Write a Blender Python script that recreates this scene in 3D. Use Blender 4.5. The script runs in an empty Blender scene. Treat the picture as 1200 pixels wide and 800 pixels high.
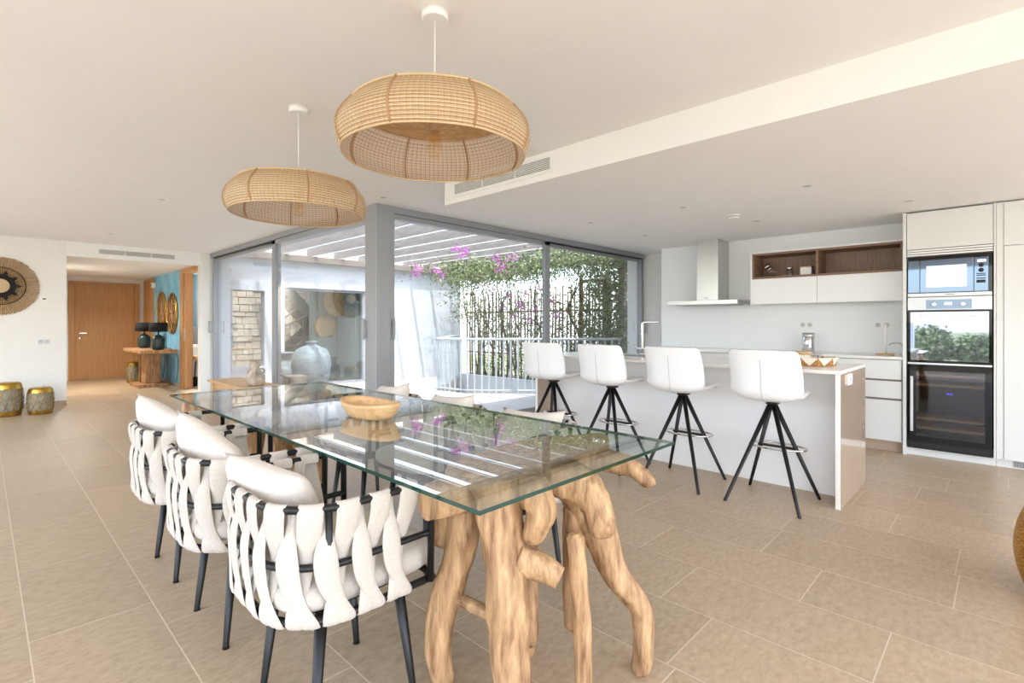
import bpy, bmesh, math, random
from mathutils import Vector, Matrix, noise
random.seed(7)
PI = math.pi
C = bpy.context.scene.collection
SC = bpy.context.scene

# ------------------------------------------------------------------ camera, sky, sun, exposure
cam_d = bpy.data.cameras.new('camera'); cam = bpy.data.objects.new('camera', cam_d); C.objects.link(cam)
cam_d.sensor_width = 36; cam_d.lens = 18.0; cam_d.shift_y = -21/1200; cam_d.clip_start = 0.05; cam_d.clip_end = 400
cam.location = (0, 0, 1.22); cam.rotation_euler = (PI/2, 0, math.atan2(578, 600) - PI/2)
SC.camera = cam
world = bpy.data.worlds.new('world'); SC.world = world; world.use_nodes = True
wn = world.node_tree.nodes; wl = world.node_tree.links
bg = wn['Background']
sky = wn.new('ShaderNodeTexSky'); sky.sky_type = 'NISHITA'; sky.sun_disc = False
sky.sun_elevation = math.radians(62); sky.sun_rotation = math.radians(200); sky.air_density = 1.0; sky.dust_density = 2.0; sky.ozone_density = 1.0
wmix = wn.new('ShaderNodeMix'); wmix.data_type = 'RGBA'; wmix.inputs[0].default_value = 0.5
wmix.inputs[7].default_value = (2.6, 2.6, 2.65, 1)
wl.new(sky.outputs[0], wmix.inputs[6]); wl.new(wmix.outputs[2], bg.inputs[0]); bg.inputs[1].default_value = 1.0
sun_d = bpy.data.lights.new('sun', 'SUN'); sun = bpy.data.objects.new('sun', sun_d); C.objects.link(sun)
sun_d.energy = 4.2; sun_d.angle = 0.009; sun_d.color = (1.0, 0.985, 0.95)
sun.rotation_euler = Vector((0.17, 0.40, -1)).to_track_quat('-Z', 'Y').to_euler()
sun.location = (-3, -6, 14)
SC.view_settings.view_transform = 'Standard'; SC.view_settings.look = 'None'
SC.view_settings.gamma = 1.0; SC.view_settings.use_curve_mapping = False
SC.view_settings.exposure = 0.70
SC.cycles.max_bounces = 14; SC.cycles.diffuse_bounces = 8; SC.cycles.glossy_bounces = 6
SC.cycles.transparent_max_bounces = 24; SC.cycles.sample_clamp_indirect = 6.0
SC.cycles.use_denoising = True

# ------------------------------------------------------------------ materials
def lin(c):
    return tuple(((v/255)/12.92 if v/255 <= 0.04045 else ((v/255+0.055)/1.055)**2.4) for v in c) + (1.0,)
MATS = {}
def mat(name, rgb, rough=0.5, metal=0.0, var=0.0, scale=8.0, stretch=(1, 1, 1), bump=0.0, spec=0.5, coat=0.0, rgb2=None, rnd=0.0, sheen=0.0, coords='Object', detail=4.0):
    m = bpy.data.materials.new(name); m.use_nodes = True
    nt = m.node_tree; b = nt.nodes['Principled BSDF']
    b.inputs['Base Color'].default_value = lin(rgb); b.inputs['Roughness'].default_value = rough
    b.inputs['Metallic'].default_value = metal; b.inputs['Specular IOR Level'].default_value = spec
    if coat: b.inputs['Coat Weight'].default_value = coat; b.inputs['Coat Roughness'].default_value = 0.05
    if sheen: b.inputs['Sheen Weight'].default_value = sheen
    if var or bump or rgb2:
        tc = nt.nodes.new('ShaderNodeTexCoord'); mp = nt.nodes.new('ShaderNodeMapping')
        mp.inputs['Scale'].default_value = stretch
        nz = nt.nodes.new('ShaderNodeTexNoise'); nz.inputs['Scale'].default_value = scale; nz.inputs['Detail'].default_value = detail
        nz.inputs['Roughness'].default_value = 0.6
        nt.links.new(tc.outputs[coords], mp.inputs[0])
        vec = mp.outputs[0]
        if rnd:
            oi = nt.nodes.new('ShaderNodeObjectInfo'); ml = nt.nodes.new('ShaderNodeMath'); ml.operation = 'MULTIPLY'; ml.inputs[1].default_value = 37.0
            ad = nt.nodes.new('ShaderNodeVectorMath'); ad.operation = 'ADD'
            nt.links.new(oi.outputs['Random'], ml.inputs[0]); nt.links.new(vec, ad.inputs[0]); nt.links.new(ml.outputs[0], ad.inputs[1]); vec = ad.outputs[0]
        nt.links.new(vec, nz.inputs[0])
        if var or rgb2:
            rp = nt.nodes.new('ShaderNodeValToRGB')
            c2 = rgb2 if rgb2 else tuple(max(0, v*(1-var)) for v in rgb)
            rp.color_ramp.elements[0].position = 0.32; rp.color_ramp.elements[1].position = 0.68
            rp.color_ramp.elements[0].color = lin(c2); rp.color_ramp.elements[1].color = lin(rgb)
            nt.links.new(nz.outputs[0], rp.inputs[0]); out = rp.outputs[0]
            if rnd:
                hs = nt.nodes.new('ShaderNodeHueSaturation'); mr = nt.nodes.new('ShaderNodeMapRange')
                mr.inputs[3].default_value = 1-rnd; mr.inputs[4].default_value = 1+rnd
                nt.links.new(oi.outputs['Random'], mr.inputs[0]); nt.links.new(mr.outputs[0], hs.inputs['Value']); nt.links.new(out, hs.inputs['Color']); out = hs.outputs[0]
            nt.links.new(out, b.inputs['Base Color'])
        if bump:
            bp = nt.nodes.new('ShaderNodeBump'); bp.inputs['Strength'].default_value = bump; bp.inputs['Distance'].default_value = 0.01
            nt.links.new(nz.outputs[0], bp.inputs['Height']); nt.links.new(bp.outputs[0], b.inputs['Normal'])
    MATS[name] = m
    return m
def glass(name, tint, ior=1.5, gloss=(1, 1, 1, 1)):
    m = bpy.data.materials.new(name); m.use_nodes = True; nt = m.node_tree; nt.nodes.clear()
    o = nt.nodes.new('ShaderNodeOutputMaterial'); mx = nt.nodes.new('ShaderNodeMixShader')
    t = nt.nodes.new('ShaderNodeBsdfTransparent'); g = nt.nodes.new('ShaderNodeBsdfGlossy'); fr = nt.nodes.new('ShaderNodeFresnel')
    ge = nt.nodes.new('ShaderNodeNewGeometry'); sb = nt.nodes.new('ShaderNodeMath'); sb.operation = 'SUBTRACT'; sb.inputs[0].default_value = 1
    mu = nt.nodes.new('ShaderNodeMath'); mu.operation = 'MULTIPLY'
    t.inputs[0].default_value = tint; g.inputs[0].default_value = gloss; g.inputs[1].default_value = 0.0; fr.inputs[0].default_value = ior
    a1 = nt.nodes.new('ShaderNodeMath'); a1.operation = 'ADD'; a1.inputs[1].default_value = 1
    d1_ = nt.nodes.new('ShaderNodeMath'); d1_.operation = 'DIVIDE'; m2_ = nt.nodes.new('ShaderNodeMath'); m2_.operation = 'MULTIPLY'; m2_.inputs[1].default_value = 2
    nt.links.new(fr.outputs[0], a1.inputs[0]); nt.links.new(fr.outputs[0], m2_.inputs[0]); nt.links.new(m2_.outputs[0], d1_.inputs[0]); nt.links.new(a1.outputs[0], d1_.inputs[1])
    nt.links.new(ge.outputs['Backfacing'], sb.inputs[1]); nt.links.new(d1_.outputs[0], mu.inputs[0]); nt.links.new(sb.outputs[0], mu.inputs[1])
    nt.links.new(mu.outputs[0], mx.inputs[0]); nt.links.new(t.outputs[0], mx.inputs[1]); nt.links.new(g.outputs[0], mx.inputs[2]); nt.links.new(mx.outputs[0], o.inputs[0])
    return m
M = {}
M['wall'] = mat('white_plaster', (236, 235, 231), 0.7, var=0.015, scale=3)
M['ceil'] = mat('ceiling_paint', (242, 241, 239), 0.8, var=0.01, scale=3)
M['outwall'] = mat('outside_render', (202, 205, 208), 0.8, var=0.02, scale=5, bump=0.05)
M['tile'] = mat('limestone_tile', (190, 170, 144), 0.36, rgb2=(169, 147, 121), scale=24, stretch=(1.0, 1.8, 1), rnd=0.06, bump=0.03, spec=0.4, detail=9)
M['grout'] = mat('grout', (212, 198, 178), 0.8)
M['patio'] = mat('patio_stone', (190, 186, 180), 0.7, var=0.08, scale=4)
M['gravel'] = mat('dry_soil', (120, 105, 90), 0.95, var=0.4, scale=20, bump=0.5)
M['alu'] = mat('grey_aluminium', (166, 169, 174), 0.42, metal=0.35, var=0.02, scale=40, stretch=(1, 1, 0.05))
M['alu_dark'] = mat('dark_gasket', (50, 52, 55), 0.5)
M['black'] = mat('black_metal', (26, 26, 27), 0.38, metal=0.3)
M['fabric'] = mat('cream_fabric', (197, 189, 179), 0.92, var=0.06, scale=120, bump=0.12, sheen=0.2)
M['pillow'] = mat('pillow_linen', (222, 213, 202), 0.95, var=0.05, scale=90, bump=0.15, sheen=0.2)
M['leather'] = mat('white_leather', (236, 236, 238), 0.45, var=0.01, scale=60, bump=0.03)
M['seam'] = mat('leather_seam', (196, 196, 200), 0.6)
M['lacquer'] = mat('white_lacquer', (244, 245, 247), 0.35, var=0.008, scale=2)
M['offwhite'] = mat('offwhite_front', (226, 227, 226), 0.4, var=0.01, scale=2)
M['splash'] = mat('kitchen_wall_paint', (240, 242, 244), 0.5, var=0.01, scale=3)
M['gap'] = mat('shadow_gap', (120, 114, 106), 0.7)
M['taupe'] = mat('taupe_gloss', (192, 170, 150), 0.12, var=0.015, scale=3, coat=0.6)
M['quartz'] = mat('quartz_top', (240, 238, 233), 0.22, var=0.02, scale=14)
M['steel'] = mat('brushed_steel', (200, 200, 198), 0.3, metal=0.9, var=0.05, scale=30, stretch=(1, 0.05, 8))
M['chrome'] = mat('chrome', (215, 215, 215), 0.12, metal=1.0)
M['walnut'] = mat('walnut_veneer', (150, 118, 98), 0.5, rgb2=(112, 84, 68), scale=7, stretch=(1, 14, 14), bump=0.05)
M['walnut_v'] = mat('walnut_backboard', (158, 130, 112), 0.5, rgb2=(132, 103, 86), scale=6, stretch=(10, 10, 1.2))
M['blackglass'] = mat('black_glass', (8, 9, 10), 0.04, spec=0.35)
M['ovenglass'] = mat('oven_door_glass', (165, 175, 190), 0.02, metal=0.85)
M['mwglass'] = mat('mirror_glass', (90, 105, 125), 0.03, metal=0.75, coat=0.5)
M['mwwin'] = mat('pale_mesh_glass', (190, 205, 222), 0.08, metal=0.5, coat=0.5)
M['panel'] = mat('steel_panel', (214, 217, 222), 0.35, metal=0.35)
M['panelblue'] = mat('control_strip', (140, 158, 182), 0.3, metal=0.4)
M['rattan'] = mat('rattan', (204, 176, 138), 0.65)
M['rattan_p'] = mat('rattan_pale', (224, 202, 170), 0.65)
M['rattan_d'] = mat('rattan_rib', (168, 132, 94), 0.6)
M['bamboo'] = mat('bamboo_strip', (214, 172, 120), 0.55, var=0.2, scale=24, rnd=0.08)
M['white'] = mat('white_plastic', (240, 240, 238), 0.4)
M['teak'] = mat('teak_root', (206, 168, 124), 0.62, rgb2=(122, 86, 56), scale=7, stretch=(5, 5, 0.8), bump=0.9, rnd=0.10, detail=8)
M['oak'] = mat('oak_door', (196, 150, 102), 0.5, rgb2=(180, 130, 82), scale=5, stretch=(14, 14, 0.5), detail=6)
M['oak_l'] = mat('light_wood', (214, 178, 132), 0.55, rgb2=(194, 152, 106), scale=5, stretch=(10, 1, 10))
M['bowlwood'] = mat('bowl_wood', (226, 190, 142), 0.6, rgb2=(200, 158, 108), scale=8, stretch=(1, 5, 5), bump=0.1)
M['rustic'] = mat('rustic_wood', (188, 146, 104), 0.7, rgb2=(128, 88, 56), scale=6, stretch=(5, 2, 1), bump=0.4)
M['blue'] = mat('blue_stucco', (150, 200, 220), 0.7, rgb2=(88, 156, 194), scale=2.6, bump=0.2, detail=8)
M['gold'] = mat('gold_metal', (206, 164, 74), 0.28, metal=0.95, var=0.25, scale=18)
M['goldh'] = mat('hammered_gold', (196, 148, 62), 0.25, metal=1.0)
M['lattice'] = mat('grey_lattice', (150, 144, 128), 0.6, var=0.2, scale=30)
M['dkgreen'] = mat('green_ceramic', (28, 52, 48), 0.4, var=0.2, scale=20, bump=0.15)
M['shade'] = mat('black_shade', (22, 21, 21), 0.9)
M['straw'] = mat('dried_straw', (204, 170, 124), 0.85, var=0.22, scale=30, rnd=0.1)
M['strawk'] = mat('black_straw', (24, 21, 19), 0.85)
M['clay'] = mat('rough_clay', (206, 194, 178), 0.9, rgb2=(150, 136, 122), scale=9, bump=0.5)
M['jar'] = mat('weathered_jar', (150, 160, 164), 0.8, rgb2=(104, 114, 118), scale=5, bump=0.3, stretch=(1, 1, 2.5))
M['railw'] = mat('rail_paint', (196, 202, 206), 0.5, metal=0.1)
M['beam'] = mat('grey_pergola_wood', (146, 136, 126), 0.8, rgb2=(118, 106, 96), scale=6, stretch=(6, 0.6, 6))
M['stake'] = mat('fence_stake', (142, 104, 78), 0.85, rgb2=(92, 62, 44), scale=8, stretch=(6, 6, 1), rnd=0.15)
M['rust'] = mat('rust_post', (168, 104, 52), 0.8, rgb2=(120, 68, 32), scale=14)
M['leaf'] = mat('leaf_green', (160, 172, 112), 0.5, rgb2=(108, 128, 70), scale=9)
M['leafd'] = mat('leaf_dark', (112, 122, 80), 0.5, rgb2=(82, 84, 56), scale=9)
M['bract'] = mat('magenta_bract', (222, 120, 206), 0.6, var=0.2, scale=30)
M['stem'] = mat('woody_stem', (128, 104, 84), 0.9, var=0.3, scale=20)
M['stone'] = mat('field_stone', (236, 224, 206), 0.9, rgb2=(206, 188, 166), scale=3, bump=0.5)
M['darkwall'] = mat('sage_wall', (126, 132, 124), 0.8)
M['stair'] = mat('stair_steel', (74, 82, 84), 0.6, metal=0.2)
M['grey'] = mat('grey_cloth', (128, 126, 124), 0.9)
M['ceramic'] = mat('cream_ceramic', (228, 220, 204), 0.35)
M['cork'] = mat('tray_weave', (196, 140, 84), 0.8, var=0.3, scale=60, bump=0.3)
M['cordw'] = mat('white_cord', (236, 234, 228), 0.6)
M['earth'] = mat('hill_scrub', (112, 124, 84), 0.95, rgb2=(148, 136, 104), scale=0.4)
M['brass'] = mat('filament', (214, 150, 60), 0.3, metal=0.6)
M['glass'] = glass('window_glass', (0.86, 0.885, 0.895, 1), 1.5)
M['tglass'] = glass('table_glass', (0.925, 0.97, 0.955, 1), 1.62)
M['cglass'] = glass('clear_glass', (0.93, 0.95, 0.97, 1), 1.4)
M['bulbglass'] = glass('amber_glass', (0.99, 0.93, 0.82, 1), 1.4)
M['smoke'] = glass('smoked_glass', (0.62, 0.62, 0.63, 1), 1.4)
M['gedge'] = mat('green_glass_edge', (14, 60, 50), 0.1, spec=0.8)
def emit(name, rgb, s):
    m = bpy.data.materials.new(name); m.use_nodes = True; b = m.node_tree.nodes['Principled BSDF']
    b.inputs['Base Color'].default_value = (0, 0, 0, 1); b.inputs['Emission Color'].default_value = lin(rgb); b.inputs['Emission Strength'].default_value = s
    return m
M['led_blue'] = emit('blue_display', (110, 100, 255), 2.0)
M['led_white'] = emit('white_display', (225, 238, 255), 1.0)
# hammered dimples on the gold drum
nt = M['goldh'].node_tree; vo = nt.nodes.new('ShaderNodeTexVoronoi'); vo.inputs['Scale'].default_value = 75; bp = nt.nodes.new('ShaderNodeBump')
tcn = nt.nodes.new('ShaderNodeTexCoord'); nt.links.new(tcn.outputs['Object'], vo.inputs['Vector'])
bp.inputs['Strength'].default_value = 1.0; bp.inputs['Distance'].default_value = 0.012; bp.invert = True
nt.links.new(vo.outputs['Distance'], bp.inputs['Height']); nt.links.new(bp.outputs[0], nt.nodes['Principled BSDF'].inputs['Normal'])

# ------------------------------------------------------------------ mesh builder
class MB:
    def __init__(s): s.v = []; s.f = []; s.mi = []; s.sm = []
    def add(s, vs, fs, mi=0, sm=False):
        o = len(s.v); s.v += [tuple(p) for p in vs]
        for f in fs: s.f.append(tuple(i+o for i in f)); s.mi.append(mi); s.sm.append(sm)
        return s
    def box(s, x0, x1, y0, y1, z0, z1, mi=0, b=0.0):
        x0, x1 = min(x0, x1), max(x0, x1); y0, y1 = min(y0, y1), max(y0, y1); z0, z1 = min(z0, z1), max(z0, z1)
        if b <= 0:
            vs = [(x, y, z) for z in (z0, z1) for y in (y0, y1) for x in (x0, x1)]
            return s.add(vs, [(0, 2, 3, 1), (4, 5, 7, 6), (0, 1, 5, 4), (2, 6, 7, 3), (0, 4, 6, 2), (1, 3, 7, 5)], mi)
        bm = bmesh.new(); bmesh.ops.create_cube(bm, size=1)
        for v in bm.verts: v.co = Vector(((x0+x1)/2 + v.co.x*(x1-x0), (y0+y1)/2 + v.co.y*(y1-y0), (z0+z1)/2 + v.co.z*(z1-z0)))
        bmesh.ops.bevel(bm, geom=bm.edges[:], offset=b, segments=2, affect='EDGES', profile=0.6)
        bm.verts.index_update()
        s.add([v.co[:] for v in bm.verts], [tuple(v.index for v in f.verts) for f in bm.faces], mi); bm.free(); return s
    def obox(s, p, q, w, h, mi=0):      # bar from p to q, width w (horizontal), height h
        p, q = Vector(p), Vector(q); d = (q-p).normalized(); up = Vector((0, 0, 1))
        if abs(d.z) > 0.98: up = Vector((1, 0, 0))
        sd = d.cross(up).normalized()*w/2; u2 = sd.cross(d).normalized()*h/2
        vs = [p-sd-u2, p+sd-u2, p+sd+u2, p-sd+u2, q-sd-u2, q+sd-u2, q+sd+u2, q-sd+u2]
        return s.add(vs, [(3, 2, 1, 0), (4, 5, 6, 7), (0, 1, 5, 4), (1, 2, 6, 5), (2, 3, 7, 6), (3, 0, 4, 7)], mi)
    def tube(s, pts, rad, n=10, mi=0, closed=False, caps=True, wob=None):
        pts = [Vector(p) for p in pts]; m = len(pts)
        if not hasattr(rad, '__len__'): rad = [rad]*m
        def tan(i):
            a = pts[(i-1) % m] if (closed or i > 0) else pts[i]; b = pts[(i+1) % m] if (closed or i < m-1) else pts[i]
            return (b-a).normalized()
        t0 = tan(0); ref = Vector((0, 0, 1)) if abs(t0.z) < 0.9 else Vector((1, 0, 0)); nrm = t0.cross(ref).normalized()
        o = []; prev = t0
        for i in range(m):
            t = tan(i); nrm = (prev.rotation_difference(t)) @ nrm; nrm = (nrm - t*nrm.dot(t)).normalized(); bn = t.cross(nrm); prev = t
            for k in range(n):
                a = 2*PI*k/n; r = rad[i]*(wob(i, a) if wob else 1)
                o.append(pts[i] + nrm*math.cos(a)*r + bn*math.sin(a)*r)
        fs = []
        for i in range(m if closed else m-1):
            j = (i+1) % m
            for k in range(n): fs.append((i*n+k, i*n+(k+1) % n, j*n+(k+1) % n, j*n+k))
        base = len(s.v); s.add(o, fs, mi, True)
        if caps and not closed:
            s.f += [tuple(base+k for k in range(n))[::-1], tuple(base+(m-1)*n+k for k in range(n))]; s.mi += [mi, mi]; s.sm += [False, False]
        return s
    def lathe(s, prof, c=(0, 0, 0), n=24, mi=0, sm=True, cap0=True, cap1=True):
        o = [(c[0]+r*math.cos(2*PI*k/n), c[1]+r*math.sin(2*PI*k/n), c[2]+z) for r, z in prof for k in range(n)]
        fs = [(i*n+k, i*n+(k+1) % n, (i+1)*n+(k+1) % n, (i+1)*n+k) for i in range(len(prof)-1) for k in range(n)]
        base = len(s.v); s.add(o, fs, mi, sm)
        if cap0: s.f.append(tuple(base+k for k in range(n))[::-1]); s.mi.append(mi); s.sm.append(False)
        if cap1: s.f.append(tuple(base+(len(prof)-1)*n+k for k in range(n))); s.mi.append(mi); s.sm.append(False)
        return s
    def grid(s, fn, nu, nv, mi=0, sm=True, cu=False):
        o = [fn(i/(nu if cu else nu-1), j/(nv-1)) for j in range(nv) for i in range(nu)]
        fs = [(j*nu+i, j*nu+(i+1) % nu, (j+1)*nu+(i+1) % nu, (j+1)*nu+i) for j in range(nv-1) for i in range(nu if cu else nu-1)]
        return s.add(o, fs, mi, sm)
    def prism(s, poly, z0, z1, mi=0):
        n = len(poly); vs = [(x, y, z0) for x, y in poly] + [(x, y, z1) for x, y in poly]
        fs = [tuple(range(n))[::-1], tuple(range(n, 2*n))] + [(i, (i+1) % n, n+(i+1) % n, n+i) for i in range(n)]
        return s.add(vs, fs, mi)
    def xf(s, mtx):
        s.v = [tuple(mtx @ Vector(p)) for p in s.v]; return s
    def build(s, name, m, parent=None, world=True, solid=0, bevel=0, sub=0):
        me = bpy.data.meshes.new(name); off = WL.get(parent.name, Vector((0, 0, 0))) if (parent is not None and world) else Vector((0, 0, 0))
        me.from_pydata([tuple(Vector(p)-off) for p in s.v], [], s.f)
        ms = m if isinstance(m, (list, tuple)) else [m]
        for x in ms: me.materials.append(M[x] if isinstance(x, str) else x)
        me.polygons.foreach_set('material_index', s.mi); me.polygons.foreach_set('use_smooth', s.sm); me.update()
        o = bpy.data.objects.new(name, me); C.objects.link(o)
        if parent is not None: o.parent = parent; WL[o.name] = off.copy()
        if bevel:
            md = o.modifiers.new('bevel', 'BEVEL'); md.width = bevel; md.segments = 2; md.limit_method = 'ANGLE'
        if solid:
            md = o.modifiers.new('solid', 'SOLIDIFY'); md.thickness = abs(solid); md.offset = 1 if solid > 0 else 0
        if sub:
            md = o.modifiers.new('sub', 'SUBSURF'); md.levels = sub; md.render_levels = sub
        return o
WL = {}
def thing(name, label, cat, loc=(0, 0, 0), group=None):
    o = bpy.data.objects.new(name, None); C.objects.link(o); o.location = loc; WL[o.name] = Vector(loc); o.empty_display_size = 0.1
    o['label'] = label; o['category'] = cat
    if group: o['group'] = group
    return o
def tag(o, label, cat, group=None):
    o['label'] = label; o['category'] = cat
    if group: o['group'] = group
    return o
def struct(o): o['kind'] = 'structure'; return o
def sempty(name, loc=(0, 0, 0)):
    o = bpy.data.objects.new(name, None); C.objects.link(o); o.location = loc; WL[o.name] = Vector(loc); o['kind'] = 'structure'; return o
def dup(root, loc, rz=0.0, label=None, group=None):
    r = root.copy(); C.objects.link(r); r.location = loc; r.rotation_euler = (0, 0, rz)
    if label: r['label'] = label
    if group: r['group'] = group
    for ch in list(root.children):
        c = ch.copy(); C.objects.link(c); c.parent = r
        for g in list(ch.children):
            d = g.copy(); C.objects.link(d); d.parent = c
    return r
def spline(pts, k=6):
    P = [Vector(p) for p in pts]; out = []
    for i in range(len(P)-1):
        p0 = P[max(i-1, 0)]; p1 = P[i]; p2 = P[i+1]; p3 = P[min(i+2, len(P)-1)]
        for j in range(k):
            t = j/k
            out.append(0.5*((2*p1) + (p2-p0)*t + (2*p0-5*p1+4*p2-p3)*t*t + (3*p1-p0-3*p2+p3)*t**3))
    out.append(P[-1]); return out
def interp(vals, n):
    out = []
    for i in range(n):
        t = i/(n-1)*(len(vals)-1); k = min(int(t), len(vals)-2); out.append(vals[k] + (vals[k+1]-vals[k])*(t-k))
    return out

# ------------------------------------------------------------------ the room shell
CE = 2.46; SF = 2.26; GX = 2.83; GY = 4.67; FWY = 10.17; HX = 2.65; HY = 14.5; KX = 6.6
mb = MB()
mb.box(-2.6, GX+0.1, -3, FWY, -0.25, -0.0007); mb.box(GX+0.1, 8.4, -3, GY+0.08, -0.25, -0.0007); mb.box(0.9, HX+0.55, FWY, HY, -0.25, -0.0007)
floor = struct(mb.build('floor', 'grout'))
TW, TL, J = 0.395, 0.785, 0.005
joint = {0: 2.69, 1: 2.46, 4: 0.874, 5: 0.324, 6: 0.652, 7: 0.16}
full = None; ntile = 0; rest = MB()
for k in range(-7, 21):
    xa = 0.127 + k*TW; xb = xa + TW
    j0 = joint.get(k, random.uniform(0, TL)) % TL
    n0 = int(math.floor((-3 - j0)/TL))
    for n in range(n0, n0+24):
        ya = j0 + n*TL; yb = ya + TL
        x0, x1 = max(xa, -2.6), min(xb, 8.4)
        if x1 - x0 < 0.02: continue
        top = GY+0.02 if x0 > GX-0.05 else (HY if x0 > 0.85 and x1 < HX+0.2 else FWY)
        y0, y1 = max(ya, -3), min(yb, top)
        if y1 - y0 < 0.02: continue
        seen = x0 > -0.3 and y0 > -0.95 and x1 < 6.75
        if not seen: rest.box(x0+J/2, x1-J/2, y0+J/2, y1-J/2, -0.002, 0.0); continue
        if y1-y0 > TL-0.001 and x1-x0 > TW-0.001:
            if full is None:
                full = MB().box(-TW/2+J/2, TW/2-J/2, -TL/2+J/2, TL/2-J/2, -0.002, 0.0).build('tile', 'tile', floor, world=False)
                t = full
            else:
                t = full.copy(); C.objects.link(t)
            t.location = ((x0+x1)/2, (y0+y1)/2, 0)
        else:
            t = MB().box(x0+J/2-(x0+x1)/2, (x1-x0)/2-J/2, -(y1-y0)/2+J/2, (y1-y0)/2-J/2, -0.002, 0.0).build('tile', 'tile', floor, world=False)
            t.location = ((x0+x1)/2, (y0+y1)/2, 0)
        ntile += 1
r = rest.build('tile_field', 'tile', floor); r['kind'] = 'stuff'

mb = MB(); mb.box(-2.9, GX+0.34, -3.2, FWY+0.2, CE, CE+0.3); mb.box(GX+0.34, 8.7, -3.2, GY+0.34, CE, CE+0.3)
struct(mb.build('ceiling', 'ceil'))
mb = MB(); mb.box(GX+0.06, GX+0.34, GY+0.34, FWY, 2.387, CE); mb.box(GX+0.06, 8.3, GY+0.06, GY+0.34, 2.387, CE)
struct(mb.build('trim_1', 'outwall'))          # outside lintel over the glazing
mb = MB(); mb.box(GX+0.01, 8.4, -3, 3.56, SF, CE); struct(mb.build('ceiling_kitchen', 'ceil'))
mb = MB(); mb.box(0.9, HX+0.03, FWY, 10.34, 2.24, CE+0.3); mb.box(0.9, HX+0.55, 10.34, HY, 2.24, CE+0.3); struct(mb.build('ceiling_hall', 'ceil'))
struct(MB().box(-2.9, 0.9, FWY, FWY+0.2, 0, CE).build('wall_left', 'wall'))
struct(MB().box(0.78, 0.9, FWY+0.2, HY, 0, 2.24).build('wall_hall', 'wall'))
struct(MB().box(0.8, HX+0.55, HY, HY+0.2, 0, 2.3).build('wall_back', 'wall'))
struct(MB().box(HX, HX+0.12, 11.25, 13.5, 0, 2.24).build('wall_blue', 'blue'))
struct(MB().box(HX+0.03, GX-0.0, FWY, 10.34, 0, CE).build('wall_corner', 'wall'))
struct(MB().box(HX+0.5, HX+0.6, 10.34, HY, 0, 2.6).build('wall_bedroom', 'wall'))
struct(MB().box(KX+0.004, KX+0.15, -1.4, 3.46, 0, SF).build('wall_kitchen', 'splash'))
struct(MB().box(8.3, 8.5, -3, 5.03, 0, CE).build('wall_passage', 'wall'))
mb = MB(); mb.box(2.6, 2.9, -3.2, -3.0, 0, CE); mb.box(5.9, 8.5, -3.2, -3.0, 0, CE); mb.box(2.9, 5.9, -3.2, -3.0, 2.2, CE); struct(mb.build('wall_rear', 'wall'))
struct(MB().box(-2.6, 0.9, FWY-0.012, FWY, 0, 0.07).build('baseboard_left', 'tile'))
struct(MB().box(HX-0.012, HX, 11.25, 13.5, 0, 0.06).build('baseboard_hall', 'tile'))
struct(MB().box(-2.75, -2.5, FWY-1.2, FWY, 0, CE).build('wall_west', 'wall'))
for y in (3.5,): struct(MB().box(-2.7, -2.5, y, y+0.2, 0, CE).build('column', 'wall'))

# entry door of oak
d1 = sempty('door_1', (1.93, HY, 0))
for y0, y1, z in ((1.31, 1.41, 2.1), (2.46, 2.56, 2.1)): MB().box(y0, y1, HY-0.05, HY, 0, z).build('door_frame', 'oak', d1)
MB().box(1.31, 2.56, HY-0.05, HY, 2.09, 2.14).build('door_frame', 'oak', d1)
MB().box(1.415, 2.455, HY-0.035, HY-0.002, 0.005, 2.085, b=0.003).build('door_leaf', 'oak', d1)
h = MB(); h.box(1.49, 1.6, HY-0.10, HY-0.085, 1.0, 1.02); h.tube([(1.495, HY-0.036, 1.01), (1.495, HY-0.095, 1.01)], 0.01)
h.build('door_handle', 'chrome', d1)
MB().lathe([(0.03, 0), (0.03, 0.008), (0.012, 0.01)], n=16).xf(Matrix.Translation((1.495, HY-0.035, 0.9)) @ Matrix.Rotation(PI/2, 4, 'X')).build('door_lock', 'chrome', d1)
# far hall doorway and pocket door
d2 = sempty('door_2', (HX, 13.9, 0))
MB().box(HX-0.03, HX+0.12, 13.5, 14.37, 0, 2.2).build('door_leaf', 'oak', d2); MB().box(HX-0.04, HX, 13.48, 13.56, 0, 2.22).build('door_frame', 'oak', d2)
d3 = sempty('door_3', (HX, 10.9, 0))
MB().box(HX-0.035, HX+0.13, 11.03, 11.25, 0, 2.22).build('door_frame', 'oak', d3); MB().box(HX+0.03, HX+0.09, 10.97, 11.02, 0.01, 2.16).build('door_leaf', 'oak', d3)
MB().box(HX-0.03, HX+0.13, 10.34, 11.03, 2.16, 2.24).build('door_frame', 'oak', d3)
MB().box(HX-0.02, HX+0.028, 10.94, 11.02, 0, 2.16).build('door_frame', 'oak', d3)
hd = MB().box(HX-0.031, HX-0.02, 10.955, 11.005, 0.9, 1.12).build('pull_plate', 'steel', d3)

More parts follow.
